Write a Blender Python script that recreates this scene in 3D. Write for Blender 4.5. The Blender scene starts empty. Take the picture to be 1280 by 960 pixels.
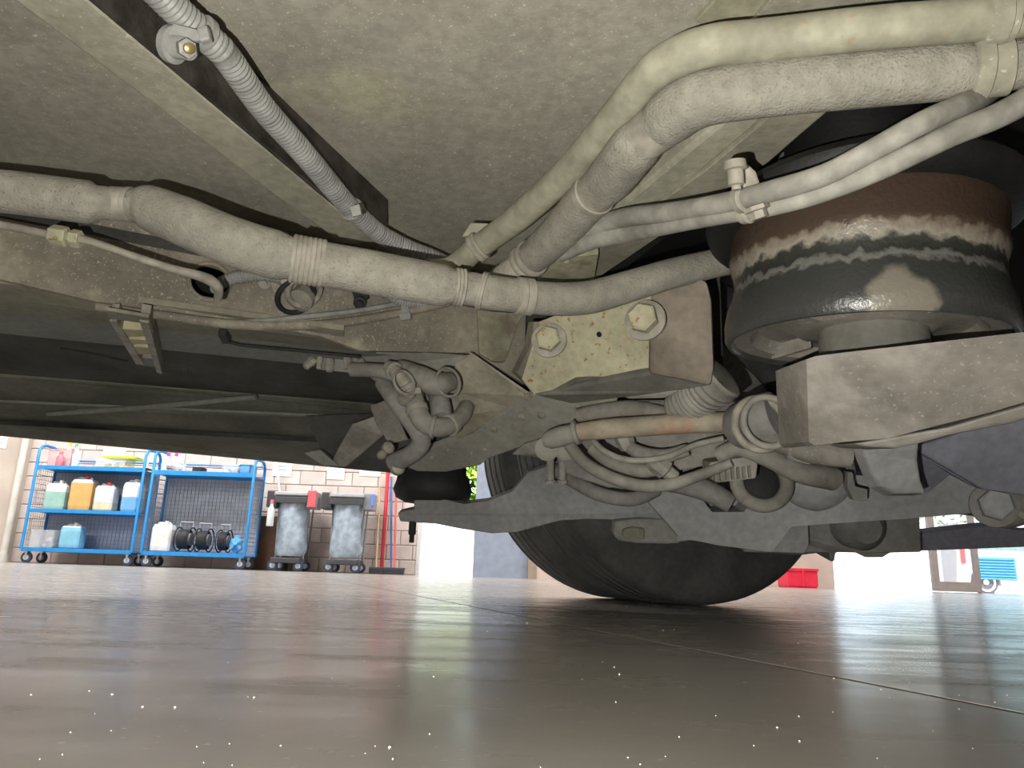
import bpy, bmesh, math, random
from mathutils import Vector, Matrix
from mathutils.geometry import tessellate_polygon
random.seed(4)
S = bpy.context.scene
COL = S.collection

# ------------------------------------------------------------------ camera
FPX = 930.0
CAMH = 0.068
PIT, ROL = math.radians(14.25), math.radians(1.85)
_up0 = Vector((0, -math.sin(PIT), math.cos(PIT)))
FW = Vector((0, math.cos(PIT), math.sin(PIT)))
RT = math.cos(ROL) * Vector((1, 0, 0)) + math.sin(ROL) * _up0
UP = math.cos(ROL) * _up0 - math.sin(ROL) * Vector((1, 0, 0))
CAM = Vector((0, 0, CAMH))
cd = bpy.data.cameras.new('camera'); cam = bpy.data.objects.new('camera', cd); COL.objects.link(cam)
cd.sensor_width = 36; cd.lens = 36 * FPX / 1280; cd.clip_start = 0.01; cd.clip_end = 300
m = Matrix((RT, UP, -FW)).transposed().to_4x4(); m.translation = CAM
cam.matrix_world = m
S.camera = cam

# ------------------------------------------------------------------ light
S.view_settings.view_transform = 'Standard'; S.view_settings.look = 'None'
S.view_settings.exposure = 0.0; S.view_settings.gamma = 1.0; S.view_settings.use_curve_mapping = False
W = bpy.data.worlds.new('World'); S.world = W; W.use_nodes = True
wn = W.node_tree; bg = wn.nodes['Background']
sky = wn.nodes.new('ShaderNodeTexSky'); sky.sky_type = 'NISHITA'; sky.sun_disc = False
sky.sun_elevation = math.radians(48); sky.sun_rotation = math.radians(200)
wn.links.new(sky.outputs[0], bg.inputs[0]); bg.inputs[1].default_value = 0.45

def lamp(name, kind, loc, energy, color=(1, 1, 1), rot=(0, 0, 0), **kw):
    l = bpy.data.lights.new(name, kind); l.energy = energy; l.color = color
    for k, v in kw.items(): setattr(l, k, v)
    o = bpy.data.objects.new(name, l); COL.objects.link(o); o.location = loc; o.rotation_euler = rot
    return o
sun = lamp('sun', 'SUN', (0, 0, 20), 15.0, (1, .96, .9), angle=.01)
sun.rotation_euler = Vector((0.55, -0.42, 1.0)).to_track_quat('Z', 'Y').to_euler()
# the phone's own torch, beside the lens and a little lower
torch = lamp('phone_torch', 'SPOT', (-0.05, -0.02, 0.022), 42.0, (1, .97, .88), spot_size=math.radians(150), spot_blend=.9, shadow_soft_size=.003)
torch.rotation_euler = (Vector((-0.0, -1, -0.62))).to_track_quat('Z', 'Y').to_euler()
# workshop ceiling lights
for x, y, e in ((-5, 7.6, 500), (1, 8.2, 300), (-7, 1, 420), (7, 5, 520), (0, -5, 600)):
    lamp('ceiling_light', 'AREA', (x, y, 4.7), e, (1, .98, .95), shape='RECTANGLE', size=3.5, size_y=1.2)

# ------------------------------------------------------------------ placing helpers (pixel -> world point)
def ray(x, y): return FW + RT * ((x - 640) / FPX) + UP * ((480 - y) / FPX)
def P(x, y, d): return CAM + ray(x, y) * d
def PZ(x, y, z): r = ray(x, y); return CAM + r * ((z - CAMH) / r.z)
def PY(x, y, Y): r = ray(x, y); return CAM + r * (Y / r.y)
def plane_of(a, b, c):
    a, b, c = (P(*q) if not isinstance(q, Vector) else q for q in (a, b, c)); n = (b - a).cross(c - a).normalized()
    def f(x, y): r = ray(x, y); return CAM + r * ((a - CAM).dot(n) / r.dot(n))
    f.n = n if n.dot(CAM - a) > 0 else -n
    return f

# ------------------------------------------------------------------ materials
MATS = {}
def mat(name, col, rough=.8, var=.25, scale=9, bump=.3, speck=None, metal=0, col2=None, bscale=160, speck_amt=.62, speck_scale=130, spec=.4, blotch=None, blotch_scale=3, blotch_at=.6, mott=.32, mscale=75):
    if name in MATS: return MATS[name]
    m = bpy.data.materials.new(name); m.use_nodes = True; t = m.node_tree; N = t.nodes; L = t.links
    b = N['Principled BSDF']; b.inputs['Roughness'].default_value = rough; b.inputs['Metallic'].default_value = metal
    b.inputs['Specular IOR Level'].default_value = spec
    tc = N.new('ShaderNodeTexCoord')
    def noise(s, det=4):
        n = N.new('ShaderNodeTexNoise'); n.inputs['Scale'].default_value = s; n.inputs['Detail'].default_value = det
        L.new(tc.outputs['Object'], n.inputs['Vector']); return n.outputs['Fac']
    def ramp(src, a, c, ca=(0, 0, 0, 1), cb=(1, 1, 1, 1)):
        r = N.new('ShaderNodeValToRGB'); r.color_ramp.elements[0].position = a; r.color_ramp.elements[1].position = c
        r.color_ramp.elements[0].color = ca; r.color_ramp.elements[1].color = cb; L.new(src, r.inputs[0]); return r.outputs[0]
    c2 = col2 or tuple(v * (1 - var * 1.6) for v in col)
    out = ramp(noise(scale), .35, .65, (*c2, 1), (*[min(1, v * (1 + var * .35)) for v in col], 1))
    def mix(a, fac, c):
        x = N.new('ShaderNodeMix'); x.data_type = 'RGBA'; L.new(fac, x.inputs[0]); L.new(a, x.inputs[6]); x.inputs[7].default_value = (*c, 1); return x.outputs[2]
    if blotch: out = mix(out, ramp(noise(blotch_scale, 5), blotch_at, blotch_at + .08), blotch)
    if speck: out = mix(out, ramp(noise(speck_scale, 2), speck_amt, speck_amt + .05), speck)
    if mott:
        x = N.new('ShaderNodeMix'); x.data_type = 'RGBA'; x.blend_type = 'MULTIPLY'; x.inputs[0].default_value = mott
        L.new(out, x.inputs[6]); L.new(ramp(noise(mscale, 6), .36, .64, (.42, .41, .40, 1), (1, 1, 1, 1)), x.inputs[7]); out = x.outputs[2]
    L.new(out, b.inputs['Base Color'])
    if bump:
        bp = N.new('ShaderNodeBump'); bp.inputs['Strength'].default_value = bump; bp.inputs['Distance'].default_value = .002
        L.new(noise(bscale, 5), bp.inputs['Height']); L.new(bp.outputs[0], b.inputs['Normal'])
    MATS[name] = m; return m
def plain(name, col, rough=.5, **k): return mat(name, col, rough, var=k.pop('var', .08), bump=k.pop('bump', 0), mott=0, **k)
def emit(name, col, s):
    m = bpy.data.materials.new(name); m.use_nodes = True; b = m.node_tree.nodes['Principled BSDF']
    b.inputs['Emission Color'].default_value = (*col, 1); b.inputs['Emission Strength'].default_value = s; return m
def glassy(name, col, alpha):
    m = bpy.data.materials.new(name); m.use_nodes = True; t = m.node_tree; b = t.nodes['Principled BSDF']
    b.inputs['Base Color'].default_value = (*col, 1); b.inputs['Roughness'].default_value = .15; b.inputs['Alpha'].default_value = alpha
    return m

M_panel = mat('dusty_panel', (.40, .375, .315), .85, .12, 5, .35, speck=(.58, .56, .48), speck_amt=.66, speck_scale=260, blotch=(.42, .40, .29), blotch_scale=3.2, blotch_at=.62)
M_beam = mat('dusty_beige_paint', (.38, .365, .285), .8, .14, 12, .35, speck=(.5, .5, .4), speck_amt=.66, speck_scale=180)
M_beam2 = mat('greige_paint', (.33, .31, .24), .8, .2, 9, .35)
M_flank = mat('dark_beam_flank', (.05, .043, .036), .45, .4, 30, 1.0, bscale=120, spec=.6)  # near-black, glossier and bumpier than the beige of the beam
M_web = mat('rail_coating', (.31, .28, .225), .8, .22, 7, .4, speck=(.42, .39, .30), speck_amt=.62, speck_scale=230, blotch=(.38, .35, .27), blotch_scale=11, blotch_at=.57)
M_hose = mat('foam_sleeve', (.34, .325, .275), .95, .14, 14, 1.0, speck=(.24, .225, .19), speck_amt=.6, speck_scale=300, bscale=330)
M_pipe = mat('pale_pipe', (.37, .36, .275), .7, .14, 22, .25, speck=(.36, .29, .19), speck_amt=.68, speck_scale=80)
M_pipe2 = mat('grey_pipe', (.34, .33, .29), .75, .2, 30, .3)
M_clamp = mat('clamp_steel', (.38, .355, .30), .6, .2, 30, .2)
M_cond = mat('grey_conduit', (.33, .33, .32), .5, .12, 30, .1)
M_olive = mat('olive_paint', (.22, .22, .17), .75, .18, 6, .2)
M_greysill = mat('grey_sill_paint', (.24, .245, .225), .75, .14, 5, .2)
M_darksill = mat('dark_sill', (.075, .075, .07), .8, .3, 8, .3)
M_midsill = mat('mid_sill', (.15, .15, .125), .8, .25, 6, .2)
M_plate = mat('grey_plate', (.31, .305, .27), .75, .14, 6, .3, blotch=(.22, .20, .17), blotch_scale=9, blotch_at=.62)
M_plate2 = mat('brown_plate', (.36, .33, .26), .8, .2, 16, .3, blotch=(.20, .17, .14), blotch_scale=14, blotch_at=.62)
M_block = mat('yellowed_casting', (.50, .475, .33), .8, .12, 14, .45, speck=(.34, .20, .10), speck_amt=.64, speck_scale=110, blotch=(.38, .27, .15), blotch_scale=9, blotch_at=.58)
M_block2 = mat('brown_casting', (.27, .23, .185), .85, .2, 14, .5)
M_stain = mat('algae_stained_paint', (.38, .365, .26), .8, .2, 20, .3, blotch=(.22, .19, .14), blotch_scale=14, blotch_at=.56)
M_under = mat('grey_underside', (.17, .165, .145), .8, .2, 10, .3)
M_cast = mat('dusty_hazed_iron', (.27, .265, .25), .8, .2, 8, .4)  # dusty greys, lightened to hold the haze over the lower parts
M_cast2 = mat('dusty_hazed_iron_light', (.33, .315, .28), .8, .25, 12, .4)
M_pink = mat('pinkish_bar', (.42, .37, .28), .75, .2, 14, .3, blotch=(.38, .25, .18), blotch_scale=10, blotch_at=.6)
M_rubber = mat('tyre_rubber', (.10, .10, .10), .85, .2, 12, .25)
M_black = mat('black_rubber', (.025, .025, .025), .7, .2, 20, .3)
M_void = mat('wheel_arch_black', (.012, .012, .013), .9, .2, 5, .1)  # near-black, so the darkness of the arch cavity is in the colour
M_arm = mat('arm_steel', (.23, .212, .185), .75, .18, 9, .4, blotch=(.29, .27, .24), blotch_scale=7, blotch_at=.52, speck=(.31, .29, .26), speck_amt=.64, speck_scale=260)
M_arm2 = mat('arm_steel_edge', (.30, .28, .25), .75, .2, 9, .35)
M_dax = mat('axle_grey', (.36, .36, .365), .8, .15, 6, .3)  # raised cool grey with the haze mixed into it
M_blue_dark = mat('slate_rod', (.25, .255, .31), .7, .15, 6, .2)
M_steel = mat('bright_steel', (.6, .6, .6), .3, .1, 20, .05, metal=.8)
M_brass = mat('brass', (.55, .42, .2), .35, .2, 20, .05, metal=.7)
M_cream = mat('cream_blocks', (.55, .50, .33), .8, .12, 14, .2)

def mat_spring():
    m = bpy.data.materials.new('worn_piston_paint'); m.use_nodes = True; t = m.node_tree; N = t.nodes; L = t.links; b = N['Principled BSDF']
    tc = N.new('ShaderNodeTexCoord'); sp = N.new('ShaderNodeVectorMath'); sp.operation = 'DOT_PRODUCT'; L.new(tc.outputs['Object'], sp.inputs[0]); sp.inputs[1].default_value = SPR_AX
    n = N.new('ShaderNodeTexNoise'); n.inputs['Scale'].default_value = 70; n.inputs['Detail'].default_value = 8; L.new(tc.outputs['Object'], n.inputs['Vector'])
    a = N.new('ShaderNodeMath'); a.operation = 'MULTIPLY_ADD'; L.new(n.outputs['Fac'], a.inputs[0]); a.inputs[1].default_value = .028; L.new(sp.outputs['Value'], a.inputs[2])
    mr = N.new('ShaderNodeMapRange'); mr.inputs[1].default_value = SPR_Z0 + .0175; mr.inputs[2].default_value = SPR_Z0 + .1875
    L.new(a.outputs[0], mr.inputs[0])
    r = N.new('ShaderNodeValToRGB'); L.new(mr.outputs[0], r.inputs[0])
    cols = [(0, (.035, .036, .035)), (.30, (.032, .034, .032)), (.325, (.13, .13, .12)), (.355, (.10, .10, .09)), (.375, (.022, .022, .021)), (.44, (.03, .032, .027)), (.475, (.24, .22, .18)), (.53, (.16, .13, .10)), (.56, (.055, .036, .026)),
            (.84, (.045, .028, .02)), (1, (.03, .02, .015))]
    e = r.color_ramp.elements
    e[0].position, e[1].position = 0, 1; e[0].color = (*cols[0][1], 1); e[1].color = (*cols[-1][1], 1)
    for p, c in cols[1:-1]:
        q = e.new(p); q.color = (*c, 1)
    n3 = N.new('ShaderNodeTexNoise'); n3.inputs['Scale'].default_value = 30; n3.inputs['Detail'].default_value = 5; L.new(tc.outputs['Object'], n3.inputs['Vector'])
    ds = N.new('ShaderNodeVectorMath'); ds.operation = 'DISTANCE'; L.new(tc.outputs['Object'], ds.inputs[0]); ds.inputs[1].default_value = P(1125, 371, .728) - BASE['bus']
    ad = N.new('ShaderNodeMath'); ad.operation = 'MULTIPLY_ADD'; L.new(n3.outputs['Fac'], ad.inputs[0]); ad.inputs[1].default_value = .05; L.new(ds.outputs['Value'], ad.inputs[2])
    r3 = N.new('ShaderNodeValToRGB'); r3.color_ramp.elements[0].position = .052; r3.color_ramp.elements[1].position = .062; r3.color_ramp.elements[0].color = (1, 1, 1, 1); r3.color_ramp.elements[1].color = (0, 0, 0, 1); L.new(ad.outputs[0], r3.inputs[0])
    mx = N.new('ShaderNodeMix'); mx.data_type = 'RGBA'; L.new(r3.outputs[0], mx.inputs[0]); L.new(r.outputs[0], mx.inputs[6]); mx.inputs[7].default_value = (.17, .155, .125, 1)
    L.new(mx.outputs[2], b.inputs['Base Color']); b.inputs['Roughness'].default_value = .34
    bp = N.new('ShaderNodeBump'); bp.inputs['Strength'].default_value = .4; bp.inputs['Distance'].default_value = .002
    n2 = N.new('ShaderNodeTexNoise'); n2.inputs['Scale'].default_value = 180; L.new(tc.outputs['Object'], n2.inputs['Vector'])
    L.new(n2.outputs['Fac'], bp.inputs['Height']); L.new(bp.outputs[0], b.inputs['Normal'])
    return m

# ------------------------------------------------------------------ object helpers
BASE = {}
def empty(name, loc, label=None, cat=None, group=None):
    o = bpy.data.objects.new(name, None); COL.objects.link(o); o.location = loc; o.empty_display_size = .05
    BASE[o.name] = Vector(loc)
    if label: o['label'] = label
    if cat: o['category'] = cat
    if group: o['group'] = group
    return o
def link(name, bm, mt, parent=None, smooth=False, label=None, bevel=0, kind=None, cat=None, group=None):
    base = BASE.get(parent.name, Vector((0, 0, 0))) if parent else Vector((0, 0, 0))
    if base.length: bmesh.ops.translate(bm, verts=bm.verts, vec=-base)
    bmesh.ops.recalc_face_normals(bm, faces=bm.faces)
    if smooth:
        for f in bm.faces: f.smooth = True
        for e in bm.edges:
            if len(e.link_faces) == 2 and e.calc_face_angle(0) > .75: e.smooth = False
    me = bpy.data.meshes.new(name); bm.to_mesh(me); bm.free(); me.materials.append(mt)
    o = bpy.data.objects.new(name, me); COL.objects.link(o)
    if parent: o.parent = parent
    BASE[o.name] = base
    if bevel:
        b = o.modifiers.new('Bevel', 'BEVEL'); b.width = bevel; b.segments = 2; b.limit_method = 'ANGLE'; b.angle_limit = .6
    if label: o['label'] = label
    if kind: o['kind'] = kind
    if cat: o['category'] = cat
    if group: o['group'] = group
    return o
def box(bm, x0, x1, y0, y1, z0, z1, M=None):
    vs = [bm.verts.new((x, y, z)) for z in (z0, z1) for y in (y0, y1) for x in (x0, x1)]
    for f in ((0, 1, 3, 2), (4, 6, 7, 5), (0, 4, 5, 1), (2, 3, 7, 6), (0, 2, 6, 4), (1, 5, 7, 3)): bm.faces.new([vs[i] for i in f])
    if M: bmesh.ops.transform(bm, matrix=M, verts=vs)
def bx(name, x0, x1, y0, y1, z0, z1, mt, parent=None, **k):
    bm = bmesh.new(); box(bm, x0, x1, y0, y1, z0, z1); return link(name, bm, mt, parent, **k)
def slab(name, pts, off, mt, parent=None, holes=(), bevel=.002, **k):
    """solid plate: an outline (with holes) of world points, given a thickness by off"""
    pts = [P(*p) if not isinstance(p, Vector) else p for p in pts]; off = Vector(off)
    loops = [pts] + [[P(*p) if not isinstance(p, Vector) else p for p in h] for h in holes]
    tris = tessellate_polygon(loops); flat = [p for l in loops for p in l]
    bm = bmesh.new(); a = [bm.verts.new(p) for p in flat]; b = [bm.verts.new(p + off) for p in flat]
    for t in tris:
        try: bm.faces.new([a[i] for i in t]); bm.faces.new([b[i] for i in reversed(t)])
        except ValueError: pass
    i0 = 0
    for l in loops:
        n = len(l)
        for i in range(n):
            j = (i + 1) % n; bm.faces.new((a[i0 + i], a[i0 + j], b[i0 + j], b[i0 + i]))
        i0 += n
    return link(name, bm, mt, parent, bevel=bevel, **k)
def spline(ctrl, step):
    """ctrl: list of (Vector, radius). Catmull-Rom, resampled"""
    out = []; n = len(ctrl)
    for i in range(n - 1):
        p0, p1, p2, p3 = (ctrl[max(0, i - 1)], ctrl[i], ctrl[i + 1], ctrl[min(n - 1, i + 2)])
        L = (p2[0] - p1[0]).length; k = max(2, int(L / step) + 1)
        for j in range(k):
            t = j / k
            def cr(a, b, c, d): return .5 * ((2 * b) + (c - a) * t + (2 * a - 5 * b + 4 * c - d) * t * t + (3 * b - a - 3 * c + d) * t ** 3)
            out.append((cr(p0[0], p1[0], p2[0], p3[0]), p1[1] + (p2[1] - p1[1]) * t))
    out.append(ctrl[-1]); return out
def sweep(bm, path, seg=16, caps=True):
    prev = None; nrm = None; n = len(path)
    rings = []
    for i, (p, r) in enumerate(path):
        t = (path[min(n - 1, i + 1)][0] - path[max(0, i - 1)][0]).normalized()
        if nrm is None: nrm = t.orthogonal().normalized()
        nrm = (nrm - t * nrm.dot(t)).normalized(); bn = t.cross(nrm)
        rings.append([bm.verts.new(p + (nrm * math.cos(a) + bn * math.sin(a)) * r) for a in (2 * math.pi * k / seg for k in range(seg))])
    for a, b in zip(rings, rings[1:]):
        for k in range(seg): bm.faces.new((a[k], a[(k + 1) % seg], b[(k + 1) % seg], b[k]))
    if caps: bm.faces.new(rings[0]); bm.faces.new(list(reversed(rings[-1])))
def tube(name, pts, mt, parent=None, step=.012, seg=18, corr=0, **k):
    """pts: (x, y, depth, radius in px) or (Vector, radius in m)"""
    ctrl = [(P(q[0], q[1], q[2]), q[3] * q[2] / FPX) if len(q) == 4 else q for q in pts]
    path = spline(ctrl, step if not corr else corr / 4)
    if corr:
        s = 0; newp = []
        for i, (p, r) in enumerate(path):
            if i: s += (p - path[i - 1][0]).length
            newp.append((p, r * (1 + .10 * (1 if (s / corr) % 1 < .55 else -1))))
        path = newp
    bm = bmesh.new(); sweep(bm, path, seg)
    o = link(name, bm, mt, parent, smooth=not corr, **k)
    if corr:
        for f in o.data.polygons: f.use_smooth = True
    return o, [(p, r) for p, r in path]
def near(path, x, y):
    c = Vector((x, y)); best = None
    for i, (p, r) in enumerate(path):
        q = p - CAM; d = q.dot(FW); s = Vector((640 + FPX * q.dot(RT) / d, 480 - FPX * q.dot(UP) / d))
        e = (s - c).length
        if best is None or e < best[0]: best = (e, i)
    return best[1]
def band(name, path, x, y, wid, mt, parent, dr=.0015, beads=0, **k):
    i = near(path, x, y); p, r = path[i]
    t = (path[min(len(path) - 1, i + 1)][0] - path[max(0, i - 1)][0]).normalized(); r += dr
    if beads:
        pr = []
        for b in range(beads):
            s0 = -wid / 2 + wid * b / beads; w = wid / beads
            pr += [(p + t * s0, r - .0012), (p + t * (s0 + w * .25), r), (p + t * (s0 + w * .7), r + .0003), (p + t * (s0 + w * .95), r - .001)]
    else: pr = [(p - t * wid / 2, r - .0012), (p - t * (wid / 2 - .001), r), (p + t * (wid / 2 - .001), r), (p + t * wid / 2, r - .0012)]
    bm = bmesh.new(); sweep(bm, pr, 28); return link(name, bm, mt, parent, smooth=True, **k)
def lathe(name, c, axis, prof, mt, parent=None, seg=48, smooth=True, close=False, **k):
    """prof: list of (along, radius) about axis through c"""
    ax = Vector(axis).normalized(); n = ax.orthogonal().normalized(); b = ax.cross(n); bm = bmesh.new(); rings = []
    for s, r in prof:
        rings.append([bm.verts.new(c + ax * s + (n * math.cos(a) + b * math.sin(a)) * r) for a in (2 * math.pi * q / seg for q in range(seg))])
    prs = list(zip(rings, rings[1:])) + ([(rings[-1], rings[0])] if close else [])
    for a_, b_ in prs:
        for q in range(seg): bm.faces.new((a_[q], a_[(q + 1) % seg], b_[(q + 1) % seg], b_[q]))
    if not close: bm.faces.new(rings[0]); bm.faces.new(list(reversed(rings[-1])))
    return link(name, bm, mt, parent, smooth=smooth, **k)
def bolt(x, y, d, rpx, n, parent, mt=None, mw=None, hh=.9):
    """hex bolt head on a washer facing n"""
    c = P(x, y, d); r = rpx * d / FPX; n = Vector(n).normalized(); mt = mt or M_block
    h = lathe('bolt', c, n, [(0, r), (r * hh * .85, r), (r * hh, r * .86)], mt, parent, seg=6, smooth=False)
    lathe('washer', c, n, [(-r * .22, r * 1.38), (0, r * 1.38), (r * .04, r * 1.3)], mw or M_clamp, h, seg=28)
    return h
def torus(name, c, axis, R, r, mt, parent, seg=36, arc=1.0, **k):
    ax = Vector(axis).normalized(); n = ax.orthogonal().normalized(); b = ax.cross(n)
    path = [(c + (n * math.cos(a) + b * math.sin(a)) * R, r) for a in (2 * math.pi * arc * q / seg for q in range(seg + 1))]
    bm = bmesh.new(); sweep(bm, path, 12, caps=arc < 1); return link(name, bm, mt, parent, smooth=True, **k)

# ================================================================== THE SETTING
YW = 10.5
FLOOR_A, FLOOR_B = PZ(440, 729, 0), PZ(1280, 892, 0)
def mat_floor():
    m = bpy.data.materials.new('sealed_concrete'); m.use_nodes = True; t = m.node_tree; N = t.nodes; L = t.links; b = N['Principled BSDF']
    tc = N.new('ShaderNodeTexCoord')
    def noise(s, sc=(1, 1, 1), det=5, rot=0):
        mp = N.new('ShaderNodeMapping'); mp.inputs['Scale'].default_value = sc; mp.inputs['Rotation'].default_value = (0, 0, rot); L.new(tc.outputs['Object'], mp.inputs[0])
        n = N.new('ShaderNodeTexNoise'); n.inputs['Scale'].default_value = s; n.inputs['Detail'].default_value = det; L.new(mp.outputs[0], n.inputs['Vector']); return n.outputs['Fac']
    def ramp(src, a, c, ca, cb):
        r = N.new('ShaderNodeValToRGB'); r.color_ramp.elements[0].position = a; r.color_ramp.elements[1].position = c
        r.color_ramp.elements[0].color = (*ca, 1); r.color_ramp.elements[1].color = (*cb, 1); L.new(src, r.inputs[0]); return r.outputs[0]
    base = ramp(noise(2.2), .35, .7, (.25, .232, .21), (.33, .305, .275))
    def mixc(a, fac, c):
        x = N.new('ShaderNodeMix'); x.data_type = 'RGBA'; L.new(fac, x.inputs[0]); L.new(a, x.inputs[6]); x.inputs[7].default_value = (*c, 1); return x.outputs[2]
    streak = ramp(noise(3, (.5, 7, 1), 6, .12), .58, .8, (0, 0, 0), (.3, .3, .3))
    c = mixc(base, streak, (.30, .27, .24))
    c = mixc(c, ramp(noise(170, det=2), .68, .74, (0, 0, 0), (.8, .8, .8)), (.4, .36, .3))
    L.new(c, b.inputs['Base Color'])
    L.new(ramp(noise(5, (1, 3, 1)), .3, .7, (.19,) * 3, (.30,) * 3), b.inputs['Roughness'])
    b.inputs['Specular IOR Level'].default_value = .45
    bp = N.new('ShaderNodeBump'); bp.inputs['Strength'].default_value = .12; bp.inputs['Distance'].default_value = .001
    L.new(noise(60), bp.inputs['Height']); L.new(bp.outputs[0], b.inputs['Normal'])
    return m
M_floor = mat_floor()
floor = bx('floor', -9, 14, -8, 10.62, -.05, -.004, mat('floor_joint', (.03, .027, .025), .9), kind='structure')
du = (FLOOR_B - FLOOR_A).normalized(); nn = Vector((-du.y, du.x, 0))
if nn.y < 0: nn = -nn
g = .0035
l0 = FLOOR_A + du * ((-9 - FLOOR_A.x) / du.x); l1 = FLOOR_A + du * ((14 - FLOOR_A.x) / du.x)
def cl(v): return Vector((v.x, max(-8, min(10.62, v.y)), 0))
tA = FLOOR_A + du * ((10.62 - FLOOR_A.y) / du.y); tB = FLOOR_A + du * ((-8 - FLOOR_A.y) / du.y)
far = [tA + nn * g, tB + nn * g, Vector((14, -8, 0)), Vector((14, 10.62, 0))]
nearp = [tA - nn * g, tB - nn * g, Vector((-9, -8, 0)), Vector((-9, 10.62, 0))]
slab('floor_slab', far, (0, 0, -.004), M_floor, floor, bevel=0)
slab('floor_slab', nearp, (0, 0, -.004), M_floor, floor, bevel=0)
# blocks
M_mort = mat('mortar', (.45, .42, .39), .9, .1, 10, .2)
M_brick = [mat('painted_block_%s' % n, c, .85, .1, 5, .4, bscale=60, mott=.1) for n, c in (('a', (.70, .61, .57)), ('b', (.66, .57, .53)), ('c', (.73, .65, .60)), ('d', (.68, .58, .55)))]
M_wallp = mat('plain_render', (.60, .53, .47), .85, .1, 2, .2, mott=0)
XB0, XB1 = -6.78, -1.24
wall = bx('wall_back', XB0, XB1, YW + .012, YW + .2, 0, 5, M_mort, kind='structure')
meshes = {}
bw, bh, jt = .355, .185, .011
def block(w):
    k = round(w, 2)
    if k not in meshes:
        bm = bmesh.new(); box(bm, 0, w, -.012, .03, 0, bh); bmesh.ops.bevel(bm, geom=[e for e in bm.edges if all(v.co.y < 0 for v in e.verts)], offset=.006, segments=1, affect='EDGES')
        meshes[k] = [bpy.data.meshes.new('brick') for _ in M_brick]
        for q, mm in zip(meshes[k], M_brick): bm.to_mesh(q); q.materials.append(mm)
        bm.free()
    return random.choice(meshes[k])
for r in range(16):
    z = r * (bh + jt) + .004; x = XB0 + (0 if r % 2 else -bw / 2)
    while x < XB1 - .02:
        a, b_ = max(x, XB0), min(x + bw, XB1)
        if b_ - a > .05:
            o = bpy.data.objects.new('brick', block(b_ - a)); COL.objects.link(o); o.location = (a, YW + .012 + random.uniform(-.002, .002), z); o.parent = wall
        x += bw + jt
bx('wall_pier', -9, XB0, YW - .12, YW + .2, 0, 5, M_wallp, kind='structure')
bx('wall_back_middle', .42, 4.5, YW, YW + .2, 0, 5, mat('pink_render', (.62, .50, .44), .85, .1, 2, .2, mott=0), kind='structure')
bx('wall_back_lintel', XB1, .42, YW, YW + .2, 2.3, 5, M_wallp, kind='structure')
bx('wall_back_lintel', 4.5, 14, YW, YW + .2, 3.4, 5, M_wallp, kind='structure')
bx('wall_left', -9.2, -9, -8, YW, 0, 5, M_wallp, kind='structure')
bx('wall_right', 14, 14.2, -8, YW, 0, 5, M_wallp, kind='structure')
bx('wall_front', -9, 14, -8.2, -8, 0, 5, M_wallp, kind='structure')
bx('ceiling', -9.2, 14.2, -8.2, YW + .2, 5, 5.2, M_wallp, kind='structure')
# sliding door leaf, slate blue, left of the tyre
dr = empty('door_1', (0, YW + .1, 0)); dr['kind'] = 'structure'
M_door = plain('slate_blue_door', (.29, .33, .42), .5)
bx('door_leaf', -.46, .30, YW + .08, YW + .13, -.03, 2.28, M_door, dr, bevel=.004)
bx('door_frame', .30, .42, YW - .01, YW + .2, 0, 2.3, plain('door_frame_brown', (.34, .27, .21), .7), dr)
bx('door_frame', XB1 - .0, XB1 + .04, YW - .01, YW + .2, 0, 2.3, plain('door_frame_white', (.7, .7, .68), .6), dr)
# glazed door leaf at the right-hand opening
d2 = empty('door_2', (5.9, YW, 0)); d2['kind'] = 'structure'
M_dframe = plain('taupe_frame', (.34, .30, .28), .6)
a0, a1 = 5.86, 6.52
bx('door_stile', a0, a0 + .09, YW, YW + .06, .01, 3.3, M_dframe, d2); bx('door_stile', a1 - .07, a1, YW, YW + .06, .01, 3.3, M_dframe, d2)
bx('door_rail', a0 + .09, a1 - .07, YW, YW + .06, .01, .14, M_dframe, d2); bx('door_rail', a0 + .09, a1 - .07, YW, YW + .06, 3.2, 3.3, M_dframe, d2)
bx('door_glass', a0 + .09, a1 - .07, YW + .025, YW + .035, .14, 3.2, glassy('door_glass', (.55, .5, .48), .35), d2)

# ---- outdoors
bx('ground', -60, 80, YW + .12, 90, -.14, -.12, mat('sunlit_paving', (.72, .70, .66), .9, .08, 2, .1), kind='structure')
bx('glare_wall', -7, 8.4, YW + 4.2, YW + 4.4, -.13, 1.25, mat('white_glare_wall', (.85, .84, .82), .9, .05, 1, 0), kind='structure')  # added white wall; in the sun it fills both doorways with glare
def leafy(name, c, rx, ry, rz, label, trunk, colr, n=1500):
    base = Vector((c[0], c[1], -.12)); t = empty(name, base, label, 'tree' if trunk else 'hedge'); bm = bmesh.new()
    for i in range(n):
        d = Vector((random.gauss(0, 1), random.gauss(0, 1), random.gauss(0, 1))).normalized() * random.uniform(.55, 1) ** .5
        p = Vector((c[0] + d.x * rx, c[1] + d.y * ry, c[2] + d.z * rz)); s = random.uniform(.08, .17)
        a = Vector((random.gauss(0, 1), random.gauss(0, 1), random.gauss(0, 1))).normalized(); b_ = a.orthogonal().normalized()
        vs = [bm.verts.new(p + a * s), bm.verts.new(p + b_ * s * .5), bm.verts.new(p - a * s), bm.verts.new(p - b_ * s * .5)]; bm.faces.new(vs)
    link('foliage', bm, colr, t, kind='stuff')
    bm = bmesh.new(); sweep(bm, [(base, .16), (base + Vector((.05, 0, (c[2] + .12) * .5)), .12), (Vector(c), .06)], 10); link('trunk' if trunk else 'stem', bm, plain('bark', (.15, .1, .07), .9), t, smooth=True)
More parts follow.
